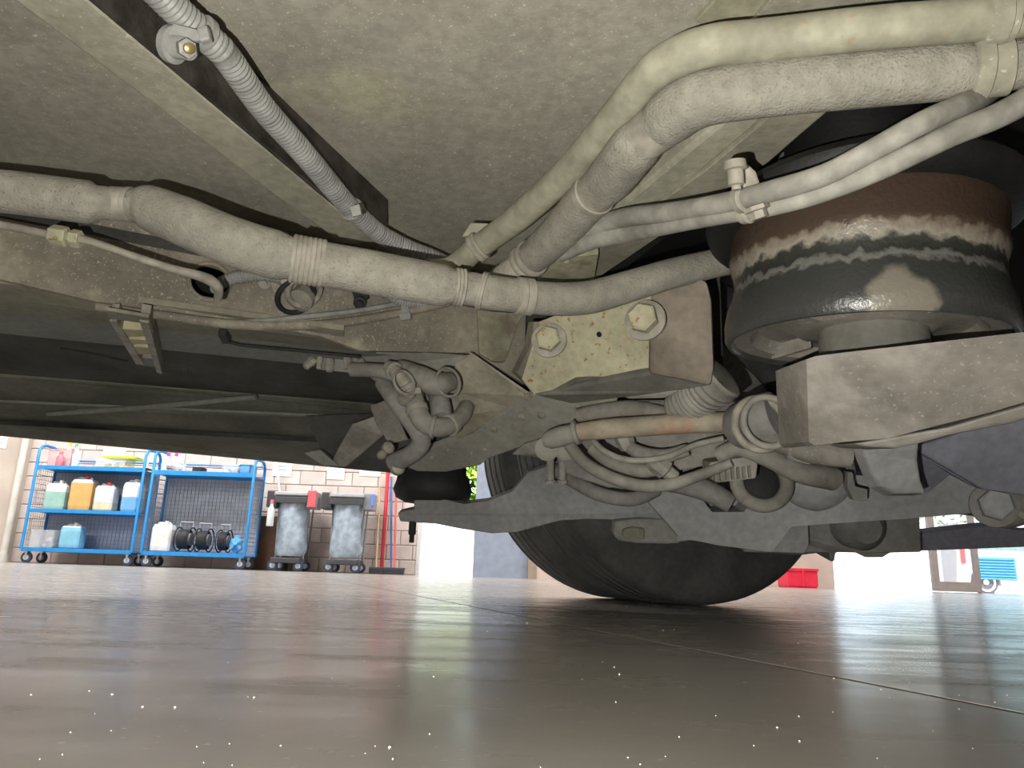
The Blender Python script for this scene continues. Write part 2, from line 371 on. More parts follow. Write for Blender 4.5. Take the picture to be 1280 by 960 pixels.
M_leafy = plain('lime_leaf', (.32, .55, .05), .6, var=.4); M_leafd = plain('deep_leaf', (.12, .28, .04), .6, var=.4)
leafy('hedge', (-.9, YW + 6.2, 1.55), 1.9, .7, 1.5, 'lime green hedge seen through the doorway left of the tyre', False, M_leafy, 5200)
leafy('tree', (PY(1225, 640, 29).x, 29, 3.0), 4.5, 2, 2.9, 'green tree outdoors above the white vehicle, far right', True, M_leafd, 3500)

# white service vehicle with a blue louvred panel
VY = 23.0
def vx(px): return PY(px, 730, VY).x
def vz(px, py): return PY(px, py, VY).z
vb = Vector((vx(1240), VY, -.12)); veh = empty('van', vb, 'white van outdoors with a blue louvred side panel and pale wheel, far right', 'vehicle')
M_white = plain('white_coachwork', (.6, .6, .58), .35); M_vblue = plain('sky_blue_panel', (.03, .19, .36), .4)
z0 = .16; zt = vz(1250, 655)
wc = Vector((vx(1233), VY, .25))
out = [Vector((vx(1196), VY, z0)), Vector((wc.x - .47, VY, z0))]
for k in range(9): a = math.pi - math.pi * k / 8; out.append(wc + Vector((math.cos(a) * .45, 0, math.sin(a) * .45)))
out += [Vector((wc.x + .47, VY, z0)), Vector((vx(1420), VY, z0)), Vector((vx(1420), VY, zt)), Vector((vx(1206), VY, zt)), Vector((vx(1200), VY, zt * .55))]
slab('body', out, (0, 2.0, 0), M_white, veh, bevel=.03)
slab('window', [Vector((vx(1216), VY - .01, vz(1216, 687))), Vector((vx(1400), VY - .01, vz(1216, 687))), Vector((vx(1400), VY - .01, zt - .08)), Vector((vx(1220), VY - .01, zt - .08))], (0, .03, 0), plain('tinted_glass', (.16, .22, .22), .15), veh)
pz0, pz1 = vz(1245, 725), vz(1245, 697)
pn = bx('louvre_panel', vx(1219), vx(1272), VY - .03, VY, pz0, pz1, M_vblue, veh, bevel=.01)
for k in range(8):
    z = pz0 + (pz1 - pz0) * (k + .5) / 8
    bm = bmesh.new(); box(bm, vx(1221), vx(1270), VY - .06, VY - .03, z - .02, z + .012); link('slat', bm, plain('pale_blue_slat', (.07, .28, .46), .4), pn)
wl = lathe('wheel', wc + Vector((0, .22, 0)), (0, -1, 0), [(0, .30), (.02, .36), (.2, .37), (.23, .34), (.22, .28)], M_rubber, veh)
lathe('wheel_rim', wc + Vector((0, 0, 0)), (0, -1, 0), [(-.05, .27), (.02, .28), (.03, .24), (-.01, .22), (-.01, .09), (.02, .07)], plain('pale_rim', (.75, .75, .75), .4), wl)
# a red and white post lamp on the van's tail
sg = bx('tail_light', vx(1205), vx(1210), VY - .03, VY + .02, vz(1207, 704), vz(1207, 684), plain('red_lens', (.75, .03, .04), .3), veh)

# red crate indoors on the right
c0 = PY(984, 734, 9.9); c1 = PY(1020, 712, 9.9)
cr = empty('crate', (c0.x + .17, 10, 0), 'bright red open plastic crate on the floor right of the tyre', 'crate'); M_red = plain('red_plastic', (.8, .03, .07), .4)
w0, w1, hz = c0.x, c1.x, .24
bx('side', w0, w1, 9.86, 9.875, .02, hz, M_red, cr); bx('side', w0, w1, 10.22, 10.235, .02, hz, M_red, cr)
bx('side', w0, w0 + .015, 9.875, 10.22, .02, hz, M_red, cr); bx('side', w1 - .015, w1, 9.875, 10.22, .02, hz, M_red, cr)
bx('base', w0 + .01, w1 - .01, 9.87, 10.23, 0, .02, M_red, cr); bx('rim', w0 - .012, w1 + .012, 9.848, 9.862, hz - .03, hz + .003, M_red, cr)
bx('rib', (w0 + w1) / 2 - .012, (w0 + w1) / 2 + .012, 9.845, 9.86, .02, hz - .03, M_red, cr)

# ================================================================== BACKGROUND THINGS
M_cblue = plain('trolley_blue', (.02, .25, .62), .4); M_mesh = plain('grey_mesh', (.30, .34, .42), .5)
M_wheel = plain('castor_tyre', (.05, .06, .10), .6); M_cwhite = plain('castor_hub', (.55, .62, .75), .4)
YC = 9.75
def cx(px, py=640): return PY(px, py, YC).x
def castor(x, y, par, nm='castor'):
    c = Vector((x, y, .07)); o = lathe(nm, c + Vector((0, .02, 0)), (0, -1, 0), [(0, .05), (.005, .068), (.035, .068), (.04, .05)], M_wheel, par, seg=24)
    lathe('hub', c + Vector((0, -.018, 0)), (0, -1, 0), [(0, .036), (.006, .034)], M_cwhite, o, seg=20)
    bm = bmesh.new(); box(bm, x - .02, x + .02, y - .03, y + .03, .13, .165); box(bm, x - .012, x + .012, y - .032, y - .026, .05, .14); link('fork', bm, M_steel, o)
def rod(bm, a, b, r, seg=8): sweep(bm, [(Vector(a), r), (Vector(b), r)], seg)
def trolley(xl, xr, label, shelves, top, topr, order):
    dep = .42; t = empty('shelf_trolley', ((xl + xr) / 2, YC + dep / 2, 0), label, 'trolley', )
    zb = .17; r = .019
    for x, zt in ((xl, top), (xr, topr)):
        f = YC; b = YC + dep
        pth = [(Vector((x, f, zb)), r), (Vector((x, f, zt - .08)), r), (Vector((x, f + .05, zt - .02)), r), (Vector((x, f + .12, zt)), r), (Vector((x, b - .12, zt)), r), (Vector((x, b - .05, zt - .02)), r), (Vector((x, b, zt - .08)), r), (Vector((x, b, zb)), r)]
        bm = bmesh.new(); sweep(bm, pth, 10); link('end_frame', bm, M_cblue, t, smooth=True)
        bm = bmesh.new()
        for k in range(9): rod(bm, (x, f + dep * (k + .5) / 9, zb), (x, f + dep * (k + .5) / 9, 1.25), .003, 4)
        for k in range(18): rod(bm, (x, f, zb + k * .06), (x, b, zb + k * .06), .003, 4)
        link('mesh_panel', bm, M_mesh, t, kind='stuff')
    for z, hgt in shelves:
        bm = bmesh.new(); box(bm, xl, xr, YC, YC + dep, z - .012, z); box(bm, xl, xr, YC - .006, YC + .012, z - hgt * .5, z + hgt * .5); box(bm, xl, xr, YC + dep - .012, YC + dep + .006, z - hgt * .5, z + hgt * .5)
        link('shelf', bm, M_cblue, t, bevel=.003)
    bm = bmesh.new(); n = int((xr - xl) / .05)
    for k in range(1, n): rod(bm, (xl + (xr - xl) * k / n, YC + dep, zb), (xl + (xr - xl) * k / n, YC + dep, 1.22), .003, 4)
    for k in range(21): rod(bm, (xl, YC + dep, zb + k * .05), (xr, YC + dep, zb + k * .05), .003, 4)
    link('mesh_panel', bm, M_mesh, t, kind='stuff')
    bx('back_sheet', xl, xr, YC + dep + .008, YC + dep + .012, zb, 1.22, plain('grey_back_sheet', (.46, .50, .58), .6), t)
    bm = bmesh.new(); rod(bm, (xl, YC + dep - .05, 1.36), (xr, YC + dep - .05, 1.36), .012); link('guard_rail', bm, M_cblue, t, smooth=True)
    for x in (xl + .06, xr - .06):
        castor(x, YC + .05, t); castor(x, YC + dep - .05, t)
    return t
x1l, x1r, x2l, x2r = cx(35, 640), cx(172, 640), cx(184, 640), cx(312, 640)
trolley(x1l, x1r, 'blue shelf trolley with three shelves of canisters and bottles, far left', [(.17, .05), (.66, .045), (1.22, .05)], 1.52, 1.50, 0)
trolley(x2l, x2r, 'blue shelf trolley with open middle and cable reels on its lower shelf', [(.17, .05), (1.20, .06)], 1.50, 1.42, 1)
def jerry(name, x, z, w, h, label, liquid, frac, cap, y=YC + .14, body=(.62, .66, .70), dep=.2):
    t = empty(name, (x, y, z), label, 'canister', 'plastic canisters on the blue trolleys'); bm = bmesh.new()
    def sect(zz): 
        e = min(1, max(0, (zz / h)))
        s = 1 if .05 < e < .82 else (.95 if e <= .05 else 1 - (e - .82) * 1.5)
        return s
    def part(z0, z1, nm, mt, cut=False):
        bm = bmesh.new(); ks = [z0 + (z1 - z0) * i / 6 for i in range(7)]; rs = []
        for zz in ks:
            s = sect(zz); a, b = w / 2 * s, dep / 2 * s; c = .25 * min(a, b)
            pts = [(-a + c, -b), (a - c, -b), (a, -b + c), (a, b - c), (a - c, b), (-a + c, b), (-a, b - c), (-a, -b + c)]
            rs.append([bm.verts.new((x + u, y + v, z + zz)) for u, v in pts])
        for p, q in zip(rs, rs[1:]):
            for i in range(8): bm.faces.new((p[i], p[(i + 1) % 8], q[(i + 1) % 8], q[i]))
        bm.faces.new(rs[0]); bm.faces.new(rs[-1][::-1]); return link(nm, bm, mt, t, smooth=False, bevel=.004)
    if frac: part(.002, h * frac, 'liquid', liquid)
    part(h * frac if frac else .002, h * .93, 'body', plain('milky_plastic_%d' % int(body[0] * 100), body, .35))
    bm = bmesh.new(); sweep(bm, spline([(Vector((x - w * .34, y, z + h * .9)), .016), (Vector((x - w * .28, y, z + h * .985)), .017), (Vector((x, y, z + h * .965)), .016), (Vector((x + w * .22, y, z + h * .985)), .017), (Vector((x + w * .32, y, z + h * .9)), .016)], .03), 8)
    link('handle', bm, plain('milky_plastic_%d' % int(body[0] * 100), body, .35), t, smooth=True)
    lathe('cap', Vector((x + w * .12, y - .03, z + h * .95)), (0, 0, 1), [(0, .025), (.035, .025), (.04, .02)], plain('cap_' + cap[0], cap[1], .4), t, seg=16)
    return t
LQ = {n: plain('liquid_' + n, c, .3) for n, c in (('teal', (.30, .50, .45)), ('amber', (.62, .38, .14)), ('pale', (.60, .58, .42)), ('blue', (.16, .40, .68)), ('cyan', (.22, .50, .66)))}
WC = ('white', (.7, .7, .7)); RC = ('red', (.7, .05, .05))
jerry('canister', cx(61, 640), .683, .27, .36, 'canister of pale teal liquid, leftmost on the middle shelf', LQ['teal'], .62, WC)
jerry('canister', cx(93, 640), .683, .29, .43, 'canister of amber liquid with a red cap on the middle shelf', LQ['amber'], .82, RC)
jerry('canister', cx(123, 640), .683, .25, .35, 'milky canister with red cap and label, right of the amber one', LQ['pale'], .3, RC)
jerry('canister', cx(157, 640), .683, .23, .41, 'canister half full of blue liquid, right end of middle shelf', LQ['blue'], .45, WC)
jerry('canister', cx(84, 667), .20, .26, .30, 'canister of light blue liquid on the bottom shelf', LQ['cyan'], .86, WC)
jerry('canister', cx(199, 667), .20, .26, .36, 'white canister with a small label beside the cable reels', LQ['pale'], 0, WC, body=(.72, .72, .72))
# clear storage box
def tub(name, x0, x1, z0, z1, label, mt, contents, y0=YC + .03, y1=YC + .3, cat='box'):
    t = empty(name, ((x0 + x1) / 2, (y0 + y1) / 2, z0), label, cat); bm = bmesh.new()
    box(bm, x0, x1, y0, y0 + .006, z0, z1); box(bm, x0, x1, y1 - .006, y1, z0, z1); box(bm, x0, x0 + .006, y0, y1, z0, z1); box(bm, x1 - .006, x1, y0, y1, z0, z1); box(bm, x0, x1, y0, y1, z0, z0 + .006)
    link('body', bm, mt, t); bm = bmesh.new(); rod(bm, (x0, y0, z1), (x1, y0, z1), .009); rod(bm, (x0, y1, z1), (x1, y1, z1), .009); rod(bm, (x0, y0, z1), (x0, y1, z1), .009); rod(bm, (x1, y0, z1), (x1, y1, z1), .009); link('rim', bm, mt, t)
    bm = bmesh.new()
    for i in range(contents):
        px = random.uniform(x0 + .04, x1 - .04); pz = random.uniform(z0 + .03, z0 + (z1 - z0) * .6)
        bmesh.ops.create_icosphere(bm, subdivisions=1, radius=random.uniform(.02, .04), matrix=Matrix.Translation((px, random.uniform(y0 + .04, y1 - .04), pz)))
    if contents: link('contents', bm, plain('mixed_small_parts', (.55, .5, .5), .6, var=.5), t, kind='stuff')
    return t
M_clear = glassy('clear_plastic', (.8, .85, .9), .22)
tub('storage_box', cx(37, 667), cx(66, 667), .198, .41, 'clear plastic box on the bottom shelf, far left', M_clear, 14)
tub('storage_box', cx(52, 577), cx(81, 577), 1.25, 1.47, 'clear box of pinkish bits on the top shelf, left trolley', glassy('pinkish_clear', (.8, .55, .55), .45), 18, y0=YC + .12, y1=YC + .28)
tub('storage_box', cx(118, 577), cx(155, 577), 1.25, 1.36, 'shallow clear box with a lime lid on the top shelf', M_clear, 8)
bx('lid', cx(115), cx(157), YC + .02, YC + .31, 1.372, 1.40, plain('lime_lid', (.55, .68, .05), .4), None, label='lime green flat lid on the shallow clear box', cat='lid')
bx('tray', cx(110), cx(176), YC + .0, YC + .30, 1.251, 1.254, plain('yellow_tray', (.70, .72, .25), .5), None, label='flat yellow tray at the front edge of the top shelf', cat='tray')
def bottle(x, z, h, r, label, col, capc, y=YC + .13, nm='bottle'):
    t = empty(nm, (x, y, z), label, 'bottle', 'small bottles on the top shelves')
    lathe('body', Vector((x, y, z)), (0, 0, 1), [(0, r * .9), (.01, r), (h * .62, r), (h * .78, r * .45), (h * .84, r * .4)], col, t, seg=16)
    lathe('cap', Vector((x, y, z + h * .84)), (0, 0, 1), [(0, r * .5), (h * .15, r * .5), (h * .16, r * .4)], capc, t, seg=12)
Y_, G_, R_, W_ = plain('yellow_plastic', (.75, .60, .05), .4), plain('green_plastic', (.15, .45, .2), .4), plain('rose_plastic', (.75, .2, .25), .4), plain('pale_plastic', (.7, .75, .78), .4)
Pk = plain('magenta_plastic', (.85, .05, .45), .4)
bottle(cx(67, 570), 1.245, .37, .036, 'yellow capped bottle standing highest on the left trolley', W_, Y_, y=YC + .315)
bottle(cx(76, 570), 1.245, .34, .036, 'bottle with green cap beside the yellow capped one', W_, G_, y=YC + .315)
bottle(cx(72, 577), 1.245, .19, .045, 'rose red squat bottle in front of the green capped one', R_, R_, y=YC + .05)
bottle(cx(87, 577), 1.245, .27, .045, 'clear bottle with white cap on the top shelf', W_, W_)
bottle(cx(169, 575), 1.245, .26, .03, 'thin bottle with red top near the right end of left trolley', W_, R_, y=YC + .315)
for i, px in enumerate((203, 213)):
    bottle(cx(px, 583), 1.232, .24, .045, ('pink capped bottle nearer the left post of the second trolley', 'pink capped bottle, right one of the pair on the second trolley')[i], W_, Pk)
tub('storage_box', cx(199, 590), cx(229, 590), 1.232, 1.31, 'low clear box under the pink caps on the second trolley', M_clear, 8, y1=YC + .08)
bx('tool_case', cx(232), cx(244), YC + .02, YC + .2, 1.232, 1.29, M_black, None, label='small black case on the top shelf of the second trolley', cat='case', bevel=.006)
tub('storage_box', cx(276, 592), cx(296, 592), 1.232, 1.33, 'small clear box with crumpled wrap on the second trolley', M_clear, 9)
tub('storage_box', cx(298, 592), cx(311, 592), 1.232, 1.34, 'small blue box at the right end of the second trolley', plain('blue_tub', (.12, .35, .65), .4), 0)
# cable reels
def reel(px, label, r=.15, w=.17):
    x = cx(px, 667); z = .20 + r; t = empty('cable_reel', (x, YC + .18, .20), label, 'cable reel', 'cable reels on the lower shelf')
    y = YC + .18; c = Vector((x, y, z + .012))
    for s in (-1, 1): torus('rim', c + Vector((s * w / 2, 0, 0)), (1, 0, 0), r, .008, M_black, t, seg=28)
    bm = bmesh.new()
    for k in range(8): 
        pth = [(c + Vector((-w * .36 + w * .09 * k, math.cos(a) * r * .78, math.sin(a) * r * .78)), .011) for a in (2 * math.pi * q / 22 for q in range(23))]; sweep(bm, pth, 6)
    link('cable', bm, plain('dark_cable', (.03, .03, .035), .5), t, smooth=True)
    bm = bmesh.new(); rod(bm, c - Vector((w / 2, 0, 0)), c + Vector((w / 2, 0, 0)), r * .55, 18); link('drum', bm, plain('reel_drum', (.18, .18, .2), .5), t, smooth=True)
    bm = bmesh.new(); sweep(bm, [(c + Vector((-w / 2, 0, r)), .008), (c + Vector((-w / 2, 0, r + .07)), .008), (c + Vector((w / 2, 0, r + .07)), .008), (c + Vector((w / 2, 0, r)), .008)], 8); link('handle', bm, plain('chrome_handle', (.5, .5, .52), .3), t, smooth=True)
reel(225, 'black cable reel next to the white canister'); reel(249, 'black cable reel, middle one of three', .145, .15); reel(275, 'black cable reel beside the blue cloth, right of three', .14, .12)
def lumpy(name, c, r, mt, label, cat, sc=(1, 1, 1)):
    bm = bmesh.new(); bmesh.ops.create_icosphere(bm, subdivisions=3, radius=1)
    for v in bm.verts:
        k = 1 + .25 * math.sin(v.co.x * 5 + 1) * math.cos(v.co.z * 7) + .1 * math.sin(v.co.y * 11); v.co = Vector(c) + Vector((v.co.x * r * sc[0] * k, v.co.y * r * sc[1] * k, v.co.z * r * sc[2] * k))
    zmin = min(v.co.z for v in bm.verts)
    return link(name, bm, mt, None, smooth=True, label=label, cat=cat)
lumpy('cloth', (cx(292, 667), YC + .15, .31), .085, plain('blue_cloth', (.12, .38, .68), .8), 'crumpled blue cloth on the lower shelf, right end', 'cloth', (.9, .9, 1.25))

# downpipe at the pier
dp = empty('downpipe', (XB0 - .04, YW - .2, 0), 'white downpipe running up the wall left of the trolleys', 'pipe')
bm = bmesh.new(); rod(bm, (XB0 + .02, YW - .19, .02), (XB0 + .02, YW - .19, 5), .045, 16); link('pipe', bm, plain('cream_pvc', (.72, .70, .64), .5), dp, smooth=True)
bm = bmesh.new(); rod(bm, (XB0 + .02, YW - .19, .0), (XB0 + .02, YW - .19, .10), .065, 16); link('collar', bm, plain('cream_pvc2', (.66, .64, .6), .5), dp, smooth=True)
# paper signs (print is too small to read)
def mat_paper():
    m = bpy.data.materials.new('printed_paper'); m.use_nodes = True; t = m.node_tree; N = t.nodes; L = t.links; b = N['Principled BSDF']
    tc = N.new('ShaderNodeTexCoord'); sp = N.new('ShaderNodeSeparateXYZ'); L.new(tc.outputs['Generated'], sp.inputs[0])
    def win(o, a, c):
        x = N.new('ShaderNodeMath'); x.operation = 'COMPARE'; L.new(o, x.inputs[0]); x.inputs[1].default_value = (a + c) / 2; x.inputs[2].default_value = (c - a) / 2; return x.outputs[0]
    r1, r2, cxx = win(sp.outputs['Z'], .54, .66), win(sp.outputs['Z'], .34, .46), win(sp.outputs['X'], .25, .75)
    ad = N.new('ShaderNodeMath'); ad.operation = 'ADD'; L.new(r1, ad.inputs[0]); L.new(r2, ad.inputs[1])
    n = N.new('ShaderNodeTexNoise'); n.inputs['Scale'].default_value = 26; L.new(tc.outputs['Generated'], n.inputs['Vector'])
    mu = N.new('ShaderNodeMath'); mu.operation = 'MULTIPLY'; L.new(ad.outputs[0], mu.inputs[0]); L.new(cxx, mu.inputs[1])
    g = N.new('ShaderNodeMath'); g.operation = 'MULTIPLY'; L.new(mu.outputs[0], g.inputs[0]); L.new(n.outputs['Fac'], g.inputs[1])
    mx = N.new('ShaderNodeMix'); mx.data_type = 'RGBA'; L.new(g.outputs[0], mx.inputs[0]); mx.inputs[6].default_value = (.80, .80, .84, 1); mx.inputs[7].default_value = (.2, .35, .5, 1)
    L.new(mx.outputs[2], b.inputs['Base Color']); return m
M_paper = mat_paper()
for (xa, ya, xb, yb, lb) in ((126, 560, 158, 580, 'white paper sign on the wall above the left trolley'), (340, 575, 366, 595, 'white paper sign above the left cleaning cart'),
                             (408, 578, 432, 599, 'white paper sign above the right cleaning cart'), (449, 580, 477, 595, 'white paper sign partly hidden above the brooms'), (-14, 543, 11, 560, 'white paper sign at the far left edge of the picture')):
    yy = YW - .005 if xa > 20 else YW - .125
    a, b_ = PY(xa, yb, yy), PY(xb, ya, yy); bx('paper_sign', a.x, b_.x, yy - .003, yy, a.z, b_.z, M_paper, None, label=lb, cat='sign')
# cleaning carts
M_bag = mat('grey_plastic_bag', (.44, .53, .63), .25, .2, 8, 1.0, bscale=14, mott=.3, mscale=12); M_gfr = plain('cart_grey', (.28, .30, .33), .4); M_dk = plain('cart_charcoal', (.06, .06, .07), .5)
def cleaning_cart(pxl, pxr, label, order):
    Y = 9.9; xa, xb = PY(pxl, 700, Y).x, PY(pxr, 700, Y).x; xc = (xa + xb) / 2; hw = (xb - xa) / 2
    t = empty('cleaning_cart', (xc, Y + .2, 0), label, 'cleaning cart')
    bm = bmesh.new(); H = .98
    for s in (-1, 1):
        for y in (Y + .16, Y + .4): rod(bm, (xc + s * hw * .85, y, .12), (xc + s * hw * .95, y, H - .06), .013)
    link('frame', bm, M_gfr, t, smooth=True)
    bm = bmesh.new(); box(bm, xc - hw * .9, xc + hw * .9, Y - .02, Y + .42, .10, .17); link('base_tray', bm, M_dk, t, bevel=.01)
    bm = bmesh.new(); sweep(bm, [(Vector((xc - hw, Y, H)), .022), (Vector((xc + hw, Y, H)), .022), (Vector((xc + hw, Y + .42, H)), .022), (Vector((xc - hw, Y + .42, H)), .022), (Vector((xc - hw, Y, H)), .022)], 10); link('bag_ring', bm, M_gfr, t, smooth=True)
    bm = bmesh.new(); rs = []
    for i, (z, sx, sy) in enumerate(((H + .01, 1, 1), (H - .1, 1, .98), (.8, .95, .98), (.6, .90, .98), (.4, .92, 1.0), (.28, .98, 1.0), (.19, .80, .85))):
        rs.append([bm.verts.new((xc + math.cos(a) * hw * sx * (1 + .035 * math.sin(a * 7 + i * 1.3 + order)), Y + .2 + math.sin(a) * .2 * sy * (1 + .06 * math.sin(a * 9 + i * .8)), z)) for a in (2 * math.pi * k / 32 for k in range(32))])
    for p, q in zip(rs, rs[1:]):
        for i in range(32): bm.faces.new((p[i], p[(i + 1) % 32], q[(i + 1) % 32], q[i]))
    bm.faces.new(rs[-1]); link('bag', bm, M_bag, t, smooth=True)
    bm = bmesh.new(); box(bm, xc - hw * 1.03, xc + hw * 1.03, Y - .035, Y + .45, H - .01, H + .035); link('rim', bm, plain('cart_rim', (.42, .45, .48), .4), t, bevel=.01)
    bm = bmesh.new(); box(bm, xc - hw, xc + hw, Y - .03, Y - .01, H - .11, H - .03); link('bag_fold', bm, M_dk, t, bevel=.006)
    for s, mm in ((-1, M_dk), (1, M_gfr)):
        bx('side_bin', xc + s * hw * 1.25 - .07, xc + s * hw * 1.25 + .07, Y + .02, Y + .3, H - .17, H + .05, mm, t, bevel=.015)
    for s in (-1, 1): 
        for y in (Y + .03, Y + .38): castor(xc + s * hw * .78, y, t)
    return xc, hw, Y, H
xc, hw, Y, H = cleaning_cart(336, 377, 'cleaning cart with grey bag and red cloth, left of the pair', 0)
bx('cloth', xc + hw * 1.0, xc + hw * 1.55, Y - .02, Y + .01, H - .16, H + .06, plain('red_cloth', (.7, .12, .15), .8), None, label='red cloth hanging on the left cleaning cart', cat='cloth', bevel=.01)
bottle(xc - hw * 1.1, H - .42, .34, .045, 'pale spray bottle hung on the side of the left cleaning cart', W_, R_, y=Y - .055, nm='spray_bottle')
xc2, hw2, Y2, H2 = cleaning_cart(406, 449, 'cleaning cart with grey bag and blue grip, right of the pair', 2)
bx('cloth', xc2 + hw2 * 1.42, xc2 + hw2 * 1.62, Y2 - .012, Y2 + .018, H2 - .12, H2 + .04, plain('blue_rag', (.15, .25, .7), .8), None, label='blue cloth on the right cleaning cart', cat='cloth', bevel=.01)
bx('box', PY(311, 700, 10.3).x, PY(333, 700, 10.3).x + .25, 10.36, 10.47, 0, .72, mat('brown_board', (.20, .115, .075), .8, .2, 4, .1), None, label='brown board box standing behind the left cleaning cart', cat='box', bevel=.006)
def pole_tool(name, a, b, col, label, cat, head=None, r=.014, YF=10.15, YT=10.42):
    """a: foot pixel on the floor line, b: top pixel; leans on the wall"""
    A = PY(a[0], a[1], YF); A.z = .05 if head else max(.05, A.z); B = PY(b[0], b[1], YT); t = empty(name, (A.x, A.y, 0), label, cat)
    bm = bmesh.new(); rod(bm, A, B, r, 10); link('pole', bm, col, t, smooth=True)
    if head:
        w, mt, hh = head; bm = bmesh.new(); box(bm, A.x - w / 2, A.x + w / 2, A.y - .05, A.y + .03, .065, .065 + hh * .4); link('head', bm, mt, t, bevel=.005)
        bm = bmesh.new()
        for k in range(int(w / .012)): box(bm, A.x - w / 2 + k * .012, A.x - w / 2 + k * .012 + .008, A.y - .05, A.y + .03, 0, .068)
        link('bristles', bm, M_dk, t, kind='stuff')
    return t
pole_tool('mop', (352, 640), (345, 570), plain('white_pole', (.75, .75, .72), .4), 'white mop handle rising from the left cleaning cart', 'mop')
pole_tool('broom', (470, 713), (475, 608), plain('wood_pole', (.55, .38, .2), .6), 'broom with a light wooden pole and dark head', 'broom', (.17, M_dk, .06))
pole_tool('squeegee', (479, 684), (485, 590), plain('red_pole', (.75, .06, .08), .4), 'squeegee with a thick red pole, hung on the wall', 'squeegee', (.16, M_dk, .05), .026, 10.40, 10.44)
pole_tool('broom', (489, 713), (489, 596), plain('blue_pole', (.10, .18, .55), .4), 'broom with a blue pole between the red ones', 'broom', (.08, M_dk, .06), .014, 10.27, 10.43)
pole_tool('broom', (493, 713), (495, 618), plain('red_pole2', (.70, .10, .08), .4), 'broom with a thin red pole and wide dark head, rightmost', 'broom', (.28, M_dk, .06), .014, 10.08)
# small stones on the floor
rs_ = random.Random(8)
bm = bmesh.new()
for i in range(80):
    u = rs_.uniform(0, 1280); v = 748 + rs_.random() ** .8 * 215
    p = PZ(u, v, 0); s = rs_.choice((.0005, .0006, .0008, .0012)) * min(1.6, p.y * 1.15)
    bmesh.ops.create_icosphere(bm, subdivisions=1, radius=s, matrix=Matrix.Translation((p.x, p.y, s * .5)) @ Matrix.Diagonal((rs_.uniform(.8, 1.4), 1, .7, 1)))
link('grit', bm, plain('pale_grit', (.62, .58, .5), .8), None, kind='stuff', label='pale crumbs of grit scattered on the concrete floor', cat='grit')
# ================================================================== THE BUS (seen from beneath)
bus = empty('bus', (.5, 1.9, 0), 'underbody of a bus with dusty pipes, axle, air spring and twin tyres overhead', 'vehicle')
# outer skirt, body and roof of the underside
ZS = .345
s0, s1 = PZ(0, 543, ZS), PZ(410, 582, ZS); sd = (s1 - s0).normalized(); sn = Vector((-sd.y, sd.x, 0))
UPZ = Vector((0, 0, 1))
def vwall(name, a, b, z0, z1, off, mt, par=bus, **k):
    return slab(name, [Vector((a.x, a.y, z0)), Vector((b.x, b.y, z0)), Vector((b.x, b.y, z1)), Vector((a.x, a.y, z1))], off, mt, par, **k)
sk1 = PZ(500, 592, ZS)
sk1 = s0 + sd * (sk1 - s0).dot(sd)
M_body = plain('body_side_paint', (.30, .30, .28), .5)
vwall('skirt', s0 - sd * 3.5, sk1, ZS, 3.0, sn * .03, M_midsill)
skr = s0 + sd * 2.75
vwall('skirt', skr, s0 + sd * 9, .40, 3.0, sn * .03, M_midsill)
vwall('wheel_arch_panel', sk1, skr, 1.02, 3.0, sn * .03, M_midsill)
RP = [Vector((*(q.xy), .98)) for q in (s0 - sd * 3.5, s0 + sd * 9, s0 + sd * 9 - sn * 4.2, s0 - sd * 3.5 - sn * 4.2)]
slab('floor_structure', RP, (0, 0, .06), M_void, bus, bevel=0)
slab('body_shell', [Vector((q.x, q.y, 2.9)) for q in RP], (0, 0, .06), M_body, bus, bevel=0)
# wheel, twin tyres
WA = .336; ax = Vector((-math.sin(WA), math.cos(WA), 0)); wc = Vector((.522, 2.02, .47))
for k in range(2):
    o0 = .30 * k; R = .47
    pr = [(.03, .27), (-.02, .30), (-.028, .36), (-.018, .42), (0, .455), (.012, R - .004)]
    for g_ in (.048, .093, .138, .183):
        pr += [(g_ - .007, R), (g_ - .006, R - .013), (g_ + .006, R - .013), (g_ + .007, R)]
    pr += [(.208, R - .004), (.22, .455), (.238, .42), (.248, .36), (.24, .30), (.19, .27)]
    lathe('tyre', wc + ax * o0, ax, [(a, b) for a, b in pr], M_rubber, bus, seg=96, close=True)
    lathe('wheel_rim', wc + ax * o0, ax, [(0, .272), (0, .255), (.08, .24), (.08, .10), (.10, .10), (.10, .24), (.20, .26), (.20, .272)], M_cast, bus, seg=48)
lathe('brake_drum', wc - ax * .10, ax, [(0, .10), (.01, .19), (.10, .20), (.25, .20), (.26, .1)], M_cast, bus, seg=48)
# flat floor panel above
ZP = .66
r0, r1 = PZ(0, 350, .48), PZ(560, 440, .48); rd = (r1 - r0); rd.z = 0; rd.normalize(); rn = Vector((-rd.y, rd.x, 0))
q0, q1 = PZ(985, 140, ZP), PZ(725, 345, ZP); qd = (q1 - q0).normalized()
# meet of the two lines
den = qd.x * rd.y - qd.y * rd.x; tt = ((r0.x - q0.x) * rd.y - (r0.y - q0.y) * rd.x) / den
PM = q0 + qd * tt
C = r0 - rd * 5; Q = q0 - qd * 3
slab('floor_panel', [Vector((Q.x, Q.y, ZP)), Vector((PM.x, PM.y, ZP)), Vector((C.x, C.y, ZP)), Vector((-6, -3, ZP)), Vector((Q.x, -3.5, ZP))], (0, 0, .03), M_panel, bus, bevel=0, label='dusty flat floor panel')
